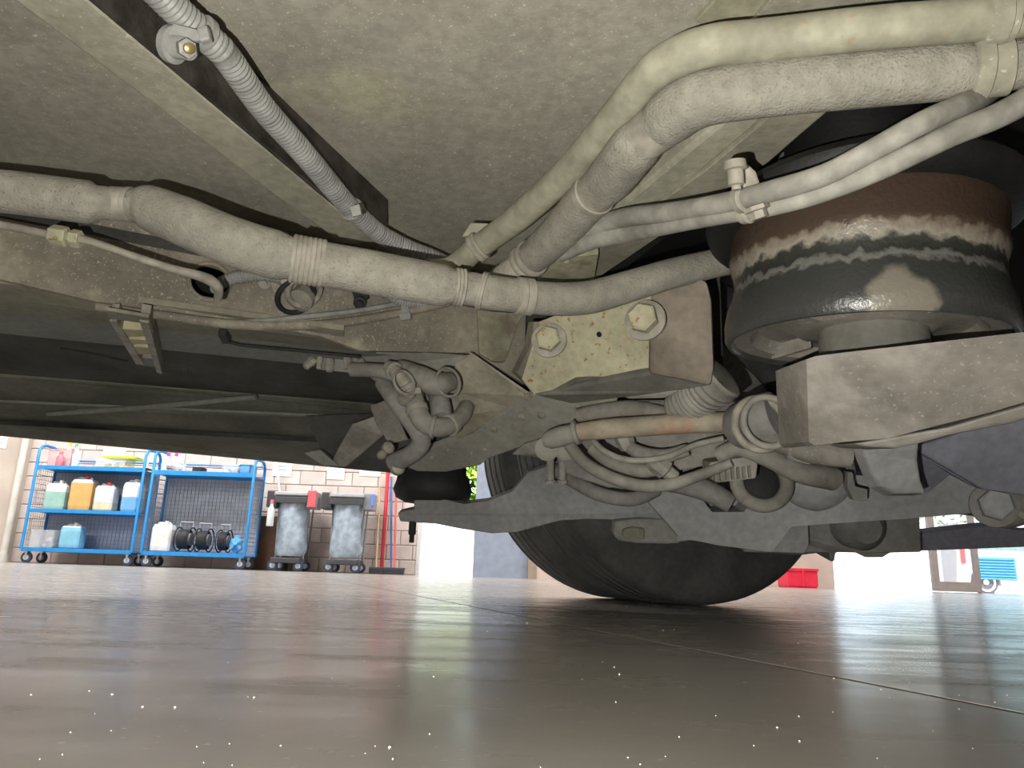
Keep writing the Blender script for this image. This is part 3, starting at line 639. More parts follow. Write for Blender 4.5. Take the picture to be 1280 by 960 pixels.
# greenish stained fold at the very top, over the upper pipe
slab('seam_strip', [PZ(868, 28, .652), PZ(905, -12, .652), PZ(1010, -12, .652), PZ(965, 22, .652), PZ(930, 42, .652)], (0, 0, .006), M_stain, bus, bevel=.001)
slab('seam_strip', [PZ(935, 35, .645), PZ(975, -15, .645), PZ(1300, -15, .645), PZ(1300, 8, .645), PZ(1100, 14, .645)], (0, 0, .01), M_beam, bus, bevel=.001)
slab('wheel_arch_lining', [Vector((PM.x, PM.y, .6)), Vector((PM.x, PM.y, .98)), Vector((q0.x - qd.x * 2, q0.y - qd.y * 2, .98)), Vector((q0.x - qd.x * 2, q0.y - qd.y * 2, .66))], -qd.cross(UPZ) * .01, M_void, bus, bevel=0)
# longitudinal rail web
wf = plane_of(r0, r1, r0 + UPZ * .2)
def WP(x, y, off=0):
    p = wf(x, y); return p + (CAM - p).normalized() * off
ra = r0 - rd * 3
hx, hy = 262, 352
hole = []
hc = wf(hx, hy)
for k in range(20):
    a = 2 * math.pi * k / 20; hole.append(hc + rd * math.cos(a) * .036 + UPZ * math.sin(a) * .029)
outline = [Vector((ra.x, ra.y, .48)), wf(0, 349), wf(150, 384), wf(300, 403), wf(400, 420), wf(450, 438), wf(585, 441), wf(620, 458), wf(655, 480)]
e_ = wf(655, 480); outline += [Vector((e_.x, e_.y, ZP)), Vector((ra.x, ra.y, ZP))]
web = slab('frame_rail', outline, rn * .010, M_web, bus, holes=[hole], bevel=.0015, label='long dusty frame rail web')
torus('hole_lip', hc - rn * .0, rn, .033, .004, M_web, web)
# underside strips between rail and outer skirt
sill = [(354, 409, .480), (373, 423, .474), (391, 434, .470), (417, 457, .462), (467, 499, .440), (471, 503, .435), (500, 518, .410), (503, 521, .405), (528, 549, .375), (531, 553, .365), (543, 581, .345)]
smats = [M_beam2, M_olive, M_greysill, M_darksill, M_olive, M_midsill, M_greysill, M_midsill, M_darksill, M_midsill]  # first dark strip is a recess, its shade put into the colour
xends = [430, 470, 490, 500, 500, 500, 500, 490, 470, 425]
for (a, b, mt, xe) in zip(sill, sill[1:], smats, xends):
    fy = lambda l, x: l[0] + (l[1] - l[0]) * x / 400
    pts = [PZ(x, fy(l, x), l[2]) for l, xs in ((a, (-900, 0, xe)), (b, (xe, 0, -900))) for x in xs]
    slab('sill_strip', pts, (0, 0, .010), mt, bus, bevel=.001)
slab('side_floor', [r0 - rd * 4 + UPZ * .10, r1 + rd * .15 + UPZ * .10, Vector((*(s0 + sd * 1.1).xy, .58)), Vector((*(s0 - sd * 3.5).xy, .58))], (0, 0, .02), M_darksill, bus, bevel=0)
def PZs0(l, z): return [PZ(x, y, z) for x, y in l]
br = empty('b', (0, 0, 0)); bpy.data.objects.remove(br)
# cream ladder bracket
zk = .43
lb = slab('hanger_bracket', PZs0([(137, 402), (146, 402), (180, 456), (170, 456)], zk), (0, 0, .03), M_clamp, bus, bevel=.001)
slab('side_rail', PZs0([(174, 402), (186, 404), (203, 468), (196, 466)], zk), (0, 0, .03), M_clamp, lb, bevel=.001)
slab('top_plate', PZs0([(133, 388), (186, 397), (192, 416), (180, 414), (176, 404), (150, 400), (137, 403)], zk + .004), (0, 0, .006), M_beam2, lb, bevel=.001)
for (x, y, w, h_) in ((163, 416, 30, 11), (168, 427, 29, 8), (174, 438, 30, 11)):
    slab('packing_block', PZs0([(x - w / 2, y - h_ / 2), (x + w / 2, y - h_ / 2 + 2), (x + w / 2 + 4, y + h_ / 2), (x - w / 2 + 5, y + h_ / 2)], zk + .003), (0, 0, .02), M_cream, lb, bevel=.003)
slab('end_plate', PZs0([(168, 446), (194, 449), (198, 460), (176, 457)], zk + .006), (0, 0, .01), M_greysill, lb)
for (x, y, x2, y2, w) in ((38, 509, 60, 529, 4), (60, 509, 80, 531, 6), (277, 419, 283, 430, 5), (231, 462, 233, 474, 3), (281, 474, 283, 484, 4), (118, 458, 128, 463, 6)):
    slab('stay', [PZ(x - w, y, .40 if y > 500 else .45), PZ(x + w, y, .40 if y > 500 else .45), PZ(x2 + w, y2, .385 if y > 500 else .445), PZ(x2 - w, y2, .385 if y > 500 else .445)], (0, 0, .012), M_darksill if y < 500 else M_greysill, bus, bevel=.001)
tube('diagonal_stay', [(PZ(60, 517, .39), .006), (PZ(180, 509, .40), .006), (PZ(320, 496, .42), .006)], M_greysill, bus, step=.1)
tube('cable', [(PZ(280, 425, .455), .003), (PZ(300, 431, .45), .003), (PZ(360, 437, .45), .003), (PZ(450, 446, .45), .003)], M_black, bus, step=.03)
tube('cable', [(PZ(75, 436, .448), .002), (PZ(110, 441, .448), .002), (PZ(160, 452, .445), .002)], M_black, bus, step=.03)

# cross beams
def PZs(l, z): return [PZ(x, y, z) for x, y in l]
zb = .578
slab('cross_beam', PZs([(-40, -45), (17, 0), (347, 247), (428, 305), (472, 303), (400, 244), (109, 0), (58, -43)], zb), (0, 0, ZP - zb), M_beam, bus, bevel=.003, label='pale beige dusty cross beam')
b0, b1 = PZ(58, -43, zb), PZ(478, 308, zb)
fl = slab('beam_flank', [b0 + UPZ * .001, PZ(109, 0, zb) + UPZ * .001, PZ(400, 244, zb) + UPZ * .001, b1 + UPZ * .001, Vector((b1.x, b1.y, ZP)), Vector((PZ(400, 244, zb).x, PZ(400, 244, zb).y, ZP)), Vector((b0.x, b0.y, ZP))], (.004, -.003, 0), M_flank, bus, bevel=0, label='black beam side')
slab('cross_beam', PZs([(1052, 126), (1000, 170), (962, 203), (742, 352), (705, 350), (800, 271), (880, 215), (940, 165), (978, 126)], .545), (0, 0, .09), M_beam2, bus, bevel=.003)
slab('beam_flange', PZs([(980, 122), (940, 163), (880, 213), (800, 269), (702, 350), (668, 350), (770, 262), (850, 195), (905, 150), (935, 120)], .550), (0, 0, .08), M_beam, bus, bevel=.006)
slab('beam_end_plate', PZs([(672, 352), (700, 322), (748, 318), (742, 352), (715, 362)], .52), (0, 0, .012), M_stain, bus, holes=[PZs([(708 + 5 * math.cos(a * .785), 326 + 3 * math.sin(a * .785)) for a in range(8)], .52)])
slab('clip_plate', [(690, 312, 1.06), (698, 306, 1.06), (700, 322, 1.06), (682, 325, 1.06)], FW * .01, M_beam, bus)
slab('clip_plate', [(588, 278, 1.12), (611, 279, 1.12), (604, 294, 1.12), (577, 296, 1.12)], FW * .006, M_beam, bus)
# dark backing slabs, added to close the bright gaps between the brackets

slab('dark_backing', [(560, 375, 1.62), (900, 330, 1.5), (905, 470, 1.5), (860, 560, 1.55), (700, 560, 1.75), (655, 545, 1.75), (600, 500, 1.7)], FW * .03, M_darksill, bus, bevel=.003)
slab('dark_backing_left', [(490, 500, 1.72), (592, 480, 1.72), (600, 545, 1.72), (575, 578, 1.72), (505, 588, 1.72)], FW * .01, M_darksill, bus, bevel=.002)  # second backing sheet, added to block daylight beside the hoses
# ------------- hoses and pipes
def D(z, x, y): return (z - CAMH) / ray(x, y).z
main, mp = tube('insulated_hose', [(-90, 232, .88, 27), (0, 239, .88, 27), (60, 246, .89, 27), (112, 253, .89, 27), (122, 253, .89, 21), (150, 255, .90, 20), (172, 257, .90, 22), (185, 259, .90, 28), (230, 277, .89, 31), (290, 302, .89, 31), (345, 319, .91, 31), (360, 322, .91, 27), (395, 328, .92, 26), (402, 330, .92, 28), (460, 340, .94, 28), (520, 351, .96, 27), (556, 357, .97, 26), (566, 358, .97, 21), (600, 363, .98, 21), (608, 365, .98, 22), (660, 371, 1.0, 21), (700, 374, 1.01, 21), (740, 371, 1.02, 21), (790, 357, 1.03, 20), (840, 342, 1.05, 19), (890, 330, 1.08, 18), (960, 315, 1.12, 18)], M_hose, bus, seg=28, label='pale foam-sleeved hose along the frame')
band('hose_joint', mp, 148, 255, .020, M_clamp, main, dr=.0012); band('hose_joint', mp, 165, 257, .006, M_clamp, main, dr=.0012)
band('wire_binding', mp, 380, 326, .040, M_clamp, main, dr=.004, beads=7)
band('wire_binding', mp, 574, 359, .014, M_clamp, main, dr=.003, beads=3); band('wire_binding', mp, 603, 364, .008, M_clamp, main, dr=.003, beads=2)
band('hose_clamp', mp, 645, 370, .010, M_clamp, main, dr=.0025); band('hose_clamp', mp, 664, 371, .012, M_clamp, main, dr=.0025)
R1z = .545
p1, pp1 = tube('upper_pipe', [(PZ(x, y, z), r * D(z, x, y) / FPX) for x, y, z, r in ((2300, -60, .545, 26), (1400, 8, .545, 26), (1260, 22, .545, 26), (1100, 34, .545, 26), (960, 50, .55, 26), (890, 57, .55, 25.5), (845, 72, .55, 25), (812, 95, .55, 23), (770, 145, .55, 21), (710, 215, .55, 19), (650, 270, .545, 17), (610, 300, .54, 15.5), (592, 313, .53, 15), (575, 328, .52, 15), (560, 337, .51, 15), (535, 338, .50, 14))], M_pipe, bus, seg=24, label='pale yellowish bent pipe')
band('pipe_collar', pp1, 597, 308, .014, M_clamp, p1, dr=.0045, beads=2)
band('pipe_clamp', pp1, 1243, 24, .016, M_beam, p1, dr=.004); band('pipe_clamp', pp1, 1262, 22, .008, M_beam, p1, dr=.003)
p2, pp2 = tube('insulated_hose', [(PZ(x, y, z), r * D(z, x, y) / FPX) for x, y, z, r in ((2300, 0, .52, 31), (1400, 68, .52, 31), (1220, 87, .52, 31), (1200, 88, .52, 35), (1100, 97, .52, 35), (990, 107, .52, 35), (900, 118, .52, 35), (865, 128, .52, 35), (838, 146, .52, 34), (825, 158, .52, 29), (805, 172, .52, 28), (795, 182, .52, 32), (765, 220, .52, 30), (748, 238, .52, 26), (735, 250, .52, 27), (700, 290, .515, 25), (672, 316, .51, 22), (655, 330, .505, 19), (635, 347, .49, 20), (618, 362, .48, 20))], M_hose, bus, seg=28, label='thick pale foam-sleeved hose')
band('hose_clamp', pp2, 660, 326, .022, M_clamp, p2, dr=.005, beads=2)
band('sleeve_tape', pp2, 740, 245, .012, M_clamp, p2, dr=.0015); band('sleeve_tape', pp2, 815, 165, .03, M_clamp, p2, dr=.001)
band('pipe_clamp', pp2, 1215, 88, .014, M_beam, p2, dr=.007); band('pipe_clamp', pp2, 1240, 86, .022, M_beam, p2, dr=.004)
p3, pp3 = tube('thin_pipe', [(1330, 50, .82, 15), (1270, 88, .79, 15), (1240, 110, .73, 15), (1215, 126, .67, 15), (1150, 155, .635, 14.5), (1090, 188, .64, 14), (1030, 219, .655, 14), (960, 240, .69, 13.5), (900, 255, .75, 13), (840, 265, .83, 12.5), (780, 272, .92, 12), (745, 283, .97, 12), (700, 300, 1.02, 12), (650, 320, 1.1, 12)], M_pipe2, bus)
p4, pp4 = tube('thin_pipe', [(1700, -80, .70, 16), (1400, 50, .66, 16), (1270, 133, .64, 16), (1190, 168, .638, 15), (1110, 207, .645, 14), (1040, 237, .66, 12), (970, 258, .70, 11), (900, 270, .76, 11), (850, 278, .83, 12), (790, 290, .93, 12), (740, 300, .98, 12), (700, 316, 1.04, 12)], M_pipe2, bus)
# twin-pipe clip with two bolts
ck = band('pipe_clip', pp3, 933, 247, .010, M_clamp, bus, dr=.0035)
band('lower_loop', pp4, 938, 265, .010, M_clamp, ck, dr=.003)
slab('clip_tab', [(910, 203, .71), (930, 199, .71), (946, 214, .71), (954, 238, .71), (930, 242, .71), (926, 222, .71), (912, 220, .71)], FW * .008, M_clamp, ck, bevel=.003)
lathe('clip_bolt', P(919, 212, .69), P(922, 234, .69) - P(920, 205, .69), [(-.008, .010), (0, .011), (.001, .0075), (.014, .0075), (.015, .0045), (.019, .0045)], M_clamp, ck, seg=16)
lathe('clip_bolt', P(945, 258, .69), P(950, 280, .69) - P(945, 262, .69), [(0, .011), (.004, .012), (.005, .008), (.012, .008)], M_clamp, ck, seg=6, smooth=False)

# conduits
cz = .59
c1_, cp1 = tube('corrugated_conduit', [(PZ(x, y, cz), .0142) for x, y in ((150, -60), (190, -18), (226, 18), (262, 50), (283, 71), (329, 135), (379, 191), (421, 241), (442, 264), (474, 292), (510, 311), (536, 321), (556, 330))], M_cond, bus, corr=.0062, seg=16, label='grey corrugated cable conduit')
band('cable_tie', cp1, 252, 42, .010, M_cond, c1_, dr=.003); band('cable_tie', cp1, 440, 263, .010, M_cond, c1_, dr=.003)
slab('tie_head', [(245, 34, .72), (258, 30, .72), (262, 48, .72), (249, 52, .72)], FW * .01, M_cond, c1_); slab('tie_head', [(436, 258, 1.0), (449, 254, 1.0), (452, 268, 1.0), (440, 271, 1.0)], FW * .008, M_cond, c1_)
pc = lathe('conduit_bracket', P(210, 54, .735), Vector((.9, -.2, -.35)), [(0, .014), (.003, .018), (.010, .018), (.011, .013), (.028, .011)], M_cond, bus, seg=24)
slab('bracket_arm', [(216, 28, .72), (246, 36, .72), (252, 50, .72), (232, 52, .72), (206, 44, .72)], FW * .006, M_cond, pc, bevel=.002)
lathe('bracket_nut', P(231, 60, .715), Vector((.6, -.6, -.5)), [(0, .009), (.010, .009), (.011, .006)], M_cond, pc, seg=6, smooth=False)
lathe('bracket_stud', P(231, 60, .715) + Vector((.6, -.6, -.5)).normalized() * .011, Vector((.6, -.6, -.5)), [(0, .005), (.006, .005), (.007, .003)], M_brass, pc, seg=12)
tube('corrugated_conduit', [(WP(268, 362, -.02), .008), (WP(280, 352, .012), .010), (WP(300, 346, .02), .0115), (WP(330, 343, .025), .0115), (WP(352, 347, .03), .0115)], M_cond, bus, corr=.005, seg=14)
tube('corrugated_conduit', [(WP(452, 357, .03), .0095), (WP(480, 366, .03), .0095), (WP(503, 377, .025), .0095), (WP(530, 380, .02), .009)], M_cond, bus, corr=.005, seg=14)
# brake pipe with union, into the hole
bp, bpp = tube('brake_pipe', [(-120, 262, .98, 6), (0, 281, .99, 5.2), (66, 294, 1.0, 5.2), (110, 301, 1.0, 5), (160, 318, 1.02, 5), (215, 336, 1.05, 5.5), (243, 343, 1.06, 6), (262, 350, 1.08, 7), (273, 360, 1.09, 6), (272, 374, 1.11, 5)], M_clamp, bus, step=.01)
a_ = P(64, 293, 1.0); b_ = P(104, 300, 1.0); dd = (b_ - a_).normalized()
lathe('union_nut', a_, dd, [(0, .0125), (.002, .014), (.021, .014), (.023, .012)], M_block, bp, seg=6, smooth=False)
lathe('union_nut', a_ + dd * .027, dd, [(0, .011), (.0015, .0122), (.012, .0122), (.0135, .011)], M_block, bp, seg=6, smooth=False)
# long thin line along the rail
tube('air_line', [(WP(120, 383, .01), .007), (WP(200, 394, .012), .008), (WP(300, 406, .014), .0085), (WP(400, 406, .016), .0085), (WP(480, 395, .018), .008), (WP(540, 383, .018), .008), (WP(585, 372, .018), .007)], M_web, bus)
tube('air_line', [(WP(300, 403, .012), .004), (WP(380, 396, .02), .005), (WP(450, 388, .02), .005), (WP(505, 378, .02), .005)], M_cond, bus)
ct = slab('cable_tie', [WP(500, 373, .03), WP(508, 372, .03), WP(514, 398, .03), WP(502, 400, .03)], FW * .012, M_cond, bus, bevel=.002)
slab('tie_head', [WP(498, 391, .036), WP(513, 390, .036), WP(514, 399, .036), WP(500, 401, .036)], FW * .012, M_cond, ct, bevel=.002)
# clamp cluster under the hose at (375, 365)
cc = torus('pipe_clip', WP(380, 364, .04), (0.5, -.5, -.7), .029, .005, M_clamp, bus)
torus('lower_loop', WP(370, 371, .03), (0.5, -.45, -.72), .033, .0045, M_black, cc)
lathe('sleeve', WP(384, 366, .01), P(376, 372, 1) - P(395, 350, 1.04), [(-.02, .02), (.0, .022), (.03, .022), (.034, .016)], M_hose, cc, seg=24)
lathe('clip_bolt', WP(331, 353, .01), (.1, -.8, -.6), [(0, .010), (.004, .011), (.005, .006), (.011, .006)], M_clamp, bus, seg=16)
slab('clip_tab', [WP(336, 352, .02), WP(350, 342, .03), WP(360, 350, .03), WP(356, 366, .025), WP(342, 366, .02)], FW * .006, M_clamp, cc, bevel=.002)
lathe('clip_bolt', WP(352, 360, .035), (-.2, -.8, -.5), [(0, .008), (.008, .008)], M_clamp, cc, seg=6, smooth=False)
lathe('clip_bolt', WP(450, 378, .02), (.1, -.8, -.6), [(0, .012), (.004, .012), (.005, .006), (.014, .006)], M_black, bus, seg=16)
slab('stay', [WP(425, 352, .03), WP(452, 354, .03), WP(462, 372, .02), WP(446, 384, .02), (WP(440, 366, .02))], FW * .006, M_black, bus)

# ------------- mount plates and block
slab('stained_bracket', [WP(597, 388, .012), WP(655, 392, .012), WP(648, 405, .012), WP(632, 452, .012), WP(618, 452, .012), WP(600, 442, .012)], rn * .01, M_stain, bus, bevel=.002, label='olive-stained bracket plate')
slab('gusset', [(668, 402, 1.27), (692, 402, 1.24), (684, 430, 1.26), (664, 484, 1.33), (646, 466, 1.34), (662, 435, 1.30)], Vector((-.01, .03, .01)), M_beam2, bus, bevel=.002)
slab('side_plate', [(430, 434, 1.44), (588, 444, 1.42), (573, 495, 1.45), (577, 545, 1.5), (545, 545, 1.5), (500, 500, 1.5), (450, 462, 1.48)], FW * .01, M_plate, bus, bevel=.002)
slab('mount_plate', [(588, 442, 1.38), (625, 467, 1.385), (664, 495, 1.39), (640, 511, 1.43), (615, 526, 1.46), (590, 542, 1.49), (570, 549, 1.5), (576, 520, 1.45), (571, 490, 1.42), (568, 455, 1.39)], FW * .008, M_plate2, bus, bevel=.002, label='brown dusty angled plate')
slab('mount_plate_edge', [(586, 441, 1.375), (590, 441, 1.375), (665, 493, 1.385), (663, 496, 1.385)], FW * .015, M_beam, bus, bevel=.001)
lp = plane_of((664, 495, 1.385), (765, 503, 1.34), (545, 590, 1.60))
bpn = slab('bottom_plate', [lp(x, y) for x, y in ((664, 494), (700, 498), (730, 508), (766, 502), (758, 517), (738, 529), (700, 541), (660, 556), (612, 573), (600, 582), (560, 590), (520, 589), (499, 580), (506, 572), (540, 560), (572, 547), (592, 540), (620, 522))], (0, 0, .012), M_plate, bus, bevel=.003)
for x, y, r_ in ((660, 496, 6), (652, 521, 6), (617, 536, 6), (677, 519, 6), (683, 493, 4), (723, 508, 5), (735, 503, 5), (560, 562, 3), (590, 567, 3), (606, 562, 3), (540, 572, 4)):
    lathe('rivet', lp(x, y), lp.n, [(-.002, r_ * 1.4 / FPX), (.002, r_ * 1.3 / FPX), (.004, r_ * .8 / FPX)], M_plate2, bpn, seg=12)
slab('plate_tab', [lp(x, y) + Vector((0, -.01, -.004)) for x, y in ((722, 504), (771, 499), (764, 511), (752, 517), (742, 514))], (0, 0, .008), M_beam2, bpn, bevel=.002)
bf = plane_of((655, 440, 1.26), (812, 400, 1.12), (745, 473, 1.20))
bk = slab('spring_hanger', [bf(x, y) for x, y in ((652, 474), (674, 402), (700, 392), (745, 386), (790, 372), (814, 366), (814, 468), (760, 471), (720, 478), (690, 490), (668, 494))], FW * .06, M_block, bus, bevel=.006, label='yellowish cast hanger with rust specks')
slab('hanger_cheek', [(812, 366, 1.11), (866, 349, 1.06), (884, 350, 1.05), (890, 375, 1.06), (893, 460, 1.08), (889, 483, 1.085), (850, 474, 1.1), (812, 467, 1.12)], FW * .08 + Vector((.01, 0, 0)), M_block2, bk, bevel=.010, label='brown dusty cheek')
slab('hanger_foot', [(668, 494, 1.27), (690, 489, 1.25), (720, 477, 1.21), (760, 470, 1.185), (814, 466, 1.13), (891, 482, 1.10), (830, 491, 1.15), (780, 497, 1.20), (715, 505, 1.27)], Vector((0, .01, .012)), M_under, bk, bevel=.003)
lathe('dark_hole_disc', bf(749, 418), -bf.n, [(-.0008, .0045), (.0008, .0045)], M_void, bk, seg=16)  # flat black disc; the dark of the hole is only its colour
bolt(686, 425, 1.195, 16, (-.18, -.95, -.05), bk)
nb = Vector((-.42, -.88, -.02)); bolt(806, 400, 1.075, 19, nb, bk)
slab('foot_lug', [(768, 487, 1.2), (835, 482, 1.16), (850, 490, 1.16), (832, 498, 1.18), (785, 499, 1.2), (772, 494, 1.2)], Vector((0, .02, .02)), M_cast2, bus, bevel=.004)

# ------------- left hose cluster
def H(nm, l, mt, **k): return tube(nm, l, mt, bus, **k)
H('rubber_hose', [(440, 462, 1.40, 9), (470, 463, 1.38, 9), (495, 468, 1.36, 10), (510, 482, 1.35, 10), (516, 500, 1.38, 10)], M_cast2)
H('rubber_hose', [(500, 462, 1.40, 13), (525, 472, 1.36, 15), (545, 480, 1.36, 15), (560, 478, 1.40, 13)], M_cast2)
hz_, hzp = H('rubber_hose', [(520, 470, 1.42, 11), (518, 500, 1.36, 12), (530, 528, 1.34, 13), (555, 534, 1.34, 12), (575, 522, 1.38, 11), (585, 505, 1.45, 10)], M_cast2)
band('hose_clamp', hzp, 562, 531, .012, M_clamp, hz_, dr=.003); band('hose_clamp', hzp, 522, 512, .010, M_clamp, hz_, dr=.003)
H('rubber_hose', [(545, 490, 1.42, 12), (550, 505, 1.37, 13), (552, 522, 1.35, 13)], M_cast)
H('rubber_hose', [(478, 478, 1.42, 10), (498, 505, 1.38, 12), (518, 532, 1.37, 12), (527, 552, 1.38, 12), (514, 568, 1.40, 12), (492, 578, 1.43, 12)], M_cast, label='dark curved hose')
for x, y, r_ in ((485, 560, 8), (497, 585, 9), (478, 568, 6)): lathe('ball_joint', P(x, y, 1.42), (.5, -.7, .2), [(-.012, r_ * .9 / FPX), (-.006, r_ * 1.4 / FPX), (.004, r_ * 1.4 / FPX), (.010, r_ * .7 / FPX)], M_clamp, bus, seg=20)
band('hose_clamp', hzp, 545, 532, .008, M_arm2, hz_, dr=.004)
hb_, hbp = H('rubber_hose', [(486, 458, 1.36, 8), (500, 470, 1.33, 9), (512, 488, 1.33, 9), (505, 500, 1.36, 9)], M_clamp)
band('hose_clamp', hbp, 508, 480, .010, M_arm2, hb_, dr=.004); band('hose_clamp', hbp, 494, 464, .008, M_arm2, hb_, dr=.004)
torus('hose_clip', P(505, 478, 1.30), (.6, -.6, .2), .022, .003, M_arm2, bus); torus('hose_clip', P(560, 478, 1.33), (-.5, -.7, -.4), .026, .003, M_arm2, bus)
slab('clip_tab', [(500, 485, 1.32), (526, 484, 1.32), (527, 492, 1.32), (502, 494, 1.32)], FW * .008, M_arm2, bus, bevel=.002)
# fitting manifold
mf = slab('valve_block', [(398, 446, 1.46), (480, 455, 1.46), (478, 470, 1.46), (398, 462, 1.46)], FW * .04, M_cast, bus)
for x, y, x2, y2, r_ in ((392, 450, 385, 456, 6), (400, 447, 398, 462, 4), (412, 450, 412, 466, 6), (434, 447, 433, 466, 5), (444, 448, 450, 452, 6), (452, 455, 455, 474, 5.5), (424, 432, 440, 436, 6)):
    lathe('fitting', P(x, y, 1.44), P(x2, y2, 1.43) - P(x, y, 1.44), [(0, r_ * 1.44 / FPX), (.008, r_ * 1.5 / FPX), (.010, r_ * 1.2 / FPX), (.022, r_ * 1.2 / FPX), (.024, r_ * .9 / FPX)], M_clamp, mf, seg=6, smooth=False)
# braces
slab('brace', [(462, 507, 1.50), (482, 500, 1.50), (497, 520, 1.50), (510, 550, 1.50), (486, 555, 1.50), (470, 530, 1.50)], FW * .012, M_arm, bus)
slab('diagonal_brace', [(440, 530, 1.52), (474, 518, 1.50), (486, 532, 1.5), (478, 545, 1.51), (432, 584, 1.60), (412, 583, 1.62), (420, 565, 1.58)], FW * .02, M_cast2, bus, bevel=.003, label='dusty diagonal brace')
slab('brace_foot', [(378, 566, 1.60), (400, 562, 1.60), (424, 583, 1.60), (404, 582, 1.6)], FW * .02, M_greysill, bus)
slab('sill_end_plate', [(380, 520, 1.66), (500, 515, 1.66), (520, 560, 1.66), (505, 592, 1.7), (412, 584, 1.7)], FW * .01, M_darksill, bus)

# bump stop bellows over the arm tip
lathe('bump_stop', P(541, 613, 1.85), UPZ, [(-.03, .07), (-.02, .09), (.0, .098), (.02, .092), (.03, .09), (.04, .082), (.075, .08), (.08, .07)], M_black, bus, seg=36)
# axle carrier beam
bpts = [(497, 641), (518, 636), (517, 627), (524, 620), (545, 622), (580, 630), (610, 626), (640, 614), (660, 590), (700, 578), (760, 586), (840, 590), (900, 603), (950, 622), (1010, 640), (1012, 680), (1006, 692), (955, 690), (915, 684), (890, 677), (862, 676), (835, 680), (800, 679), (774, 676), (768, 670), (768, 656), (772, 650), (735, 649), (700, 651), (670, 659), (648, 665), (615, 667), (575, 661), (545, 655), (500, 652)]
axb = slab('carrier_beam', [(x, y, 1.80 - (x - 500) * .0004) for x, y in bpts], FW * .05, M_dax, bus, bevel=.006, label='grey axle carrier beam')
lathe('pivot_pin', P(516, 652, 1.80), -UPZ, [(0, .009), (.03, .009), (.032, .006), (.05, .006)], M_black, axb, seg=16)
for x, y in ((752, 640), (770, 641), (842, 657), (888, 656), (903, 669), (918, 679)): lathe('dark_hole_disc', P(x, y, 1.80 - (x - 500) * .0004) - FW * .0005, FW, [(-.001, .005), (.001, .005)], M_void, axb, seg=12)  # black discs, the dark of each hole put into colour
slab('spring_seat', [(768, 652, 1.66), (800, 648, 1.66), (850, 650, 1.66), (850, 680, 1.66), (775, 677, 1.66), (767, 670, 1.66)], FW * .05, M_cast, bus, bevel=.006)
slab('hex_boss', [(779, 662, 1.65), (790, 659, 1.65), (806, 661, 1.65), (806, 674, 1.65), (788, 676, 1.65), (778, 671, 1.65)], FW * .03, M_olive, bus, bevel=.003)
ahp = plane_of((850, 640, 1.52), (1227, 620, 1.34), (1000, 592, 1.46))
rb = slab('axle_housing', [ahp(x, y) for x, y in ((790, 604), (850, 588), (890, 640), (930, 640), (950, 608), (1000, 592), (1100, 595), (1140, 612), (1170, 600), (1190, 588), (1227, 597), (1229, 640), (1140, 648), (1060, 653), (990, 658), (965, 690), (900, 682), (850, 672))], FW * .06, M_dax, bus, bevel=.006, label='grey axle housing')
slab('brake_bracket', [(930, 652, 1.72), (1150, 646, 1.66), (1152, 690, 1.66), (1112, 691, 1.68), (1104, 697, 1.68), (1082, 697, 1.68), (1072, 691, 1.68), (1045, 690, 1.7), (1043, 702, 1.7), (1038, 702, 1.7), (1036, 690, 1.7), (1000, 694, 1.72), (930, 690, 1.72)], FW * .08, M_cast, bus, bevel=.006)
lathe('brake_chamber', P(1080, 660, 1.64), FW, [(-.02, .03), (0, .05), (.05, .055), (.10, .055), (.12, .03)], M_cast, bus, seg=36)
slab('slate_tie_bar', [(1100, 672, 1.95), (1180, 663, 1.95), (1235, 657, 1.95), (1290, 664, 1.95), (1400, 655, 1.95), (1400, 684, 1.95), (1280, 684, 1.95), (1150, 689, 1.95), (1100, 690, 1.95)], FW * .05, M_blue_dark, bus, bevel=.004, label='slate blue tie bar')
bb = lathe('bush_housing', P(1262, 628, 1.28), P(1290, 610, 1.22) - P(1240, 634, 1.3), [(-.02, .035), (-.018, .040), (.0, .042), (.03, .042), (.034, .034), (.10, .034)], M_cast2, bus, seg=32)
bolt(1243, 631, 1.24, 20, (-.35, -.93, -.05), bb, mt=M_dax, mw=M_cast)

# ------------- clutter between hanger and axle
slab('cover_plate', [(760, 505, 1.34), (800, 500, 1.30), (850, 500, 1.28), (935, 538, 1.26), (925, 575, 1.28), (840, 590, 1.34), (770, 545, 1.36)], FW * .02, M_cast2, bus, bevel=.004)
slab('cover_plate', [(690, 545, 1.5), (760, 530, 1.48), (860, 560, 1.46), (880, 600, 1.46), (760, 610, 1.5), (700, 590, 1.52)], FW * .02, M_cast, bus, bevel=.004)
tr, trp = H('track_rod', [(722, 540, 1.26, 11), (760, 536, 1.24, 13), (800, 533, 1.22, 13), (860, 529, 1.19, 13), (920, 527, 1.16, 13), (945, 526, 1.15, 13)], M_pink, label='pinkish dusty rod')
lathe('rod_socket', P(700, 546, 1.27), P(726, 539, 1.26) - P(700, 546, 1.27), [(-.03, .010), (-.02, .016), (.0, .018), (.024, .016), (.026, .021), (.032, .021), (.034, .016)], M_plate, tr, seg=28)
H('strut', [(722, 520, 1.34, 10), (790, 512, 1.30, 12), (870, 530, 1.22, 11)], M_arm)
tube('bellows', [(848, 512, 1.22, 20), (872, 496, 1.18, 25), (895, 478, 1.14, 28), (905, 470, 1.13, 28)], M_cast2, bus, corr=.011, seg=24)
slab('shield', [(856, 500, 1.24), (905, 500, 1.2), (945, 505, 1.16), (945, 545, 1.16), (890, 530, 1.2)], FW * .01, M_under, bus)
jb, jp = H('mount_tube', [(930, 532, 1.16, 30), (948, 525, 1.12, 32), (970, 518, 1.10, 30)], M_cast)
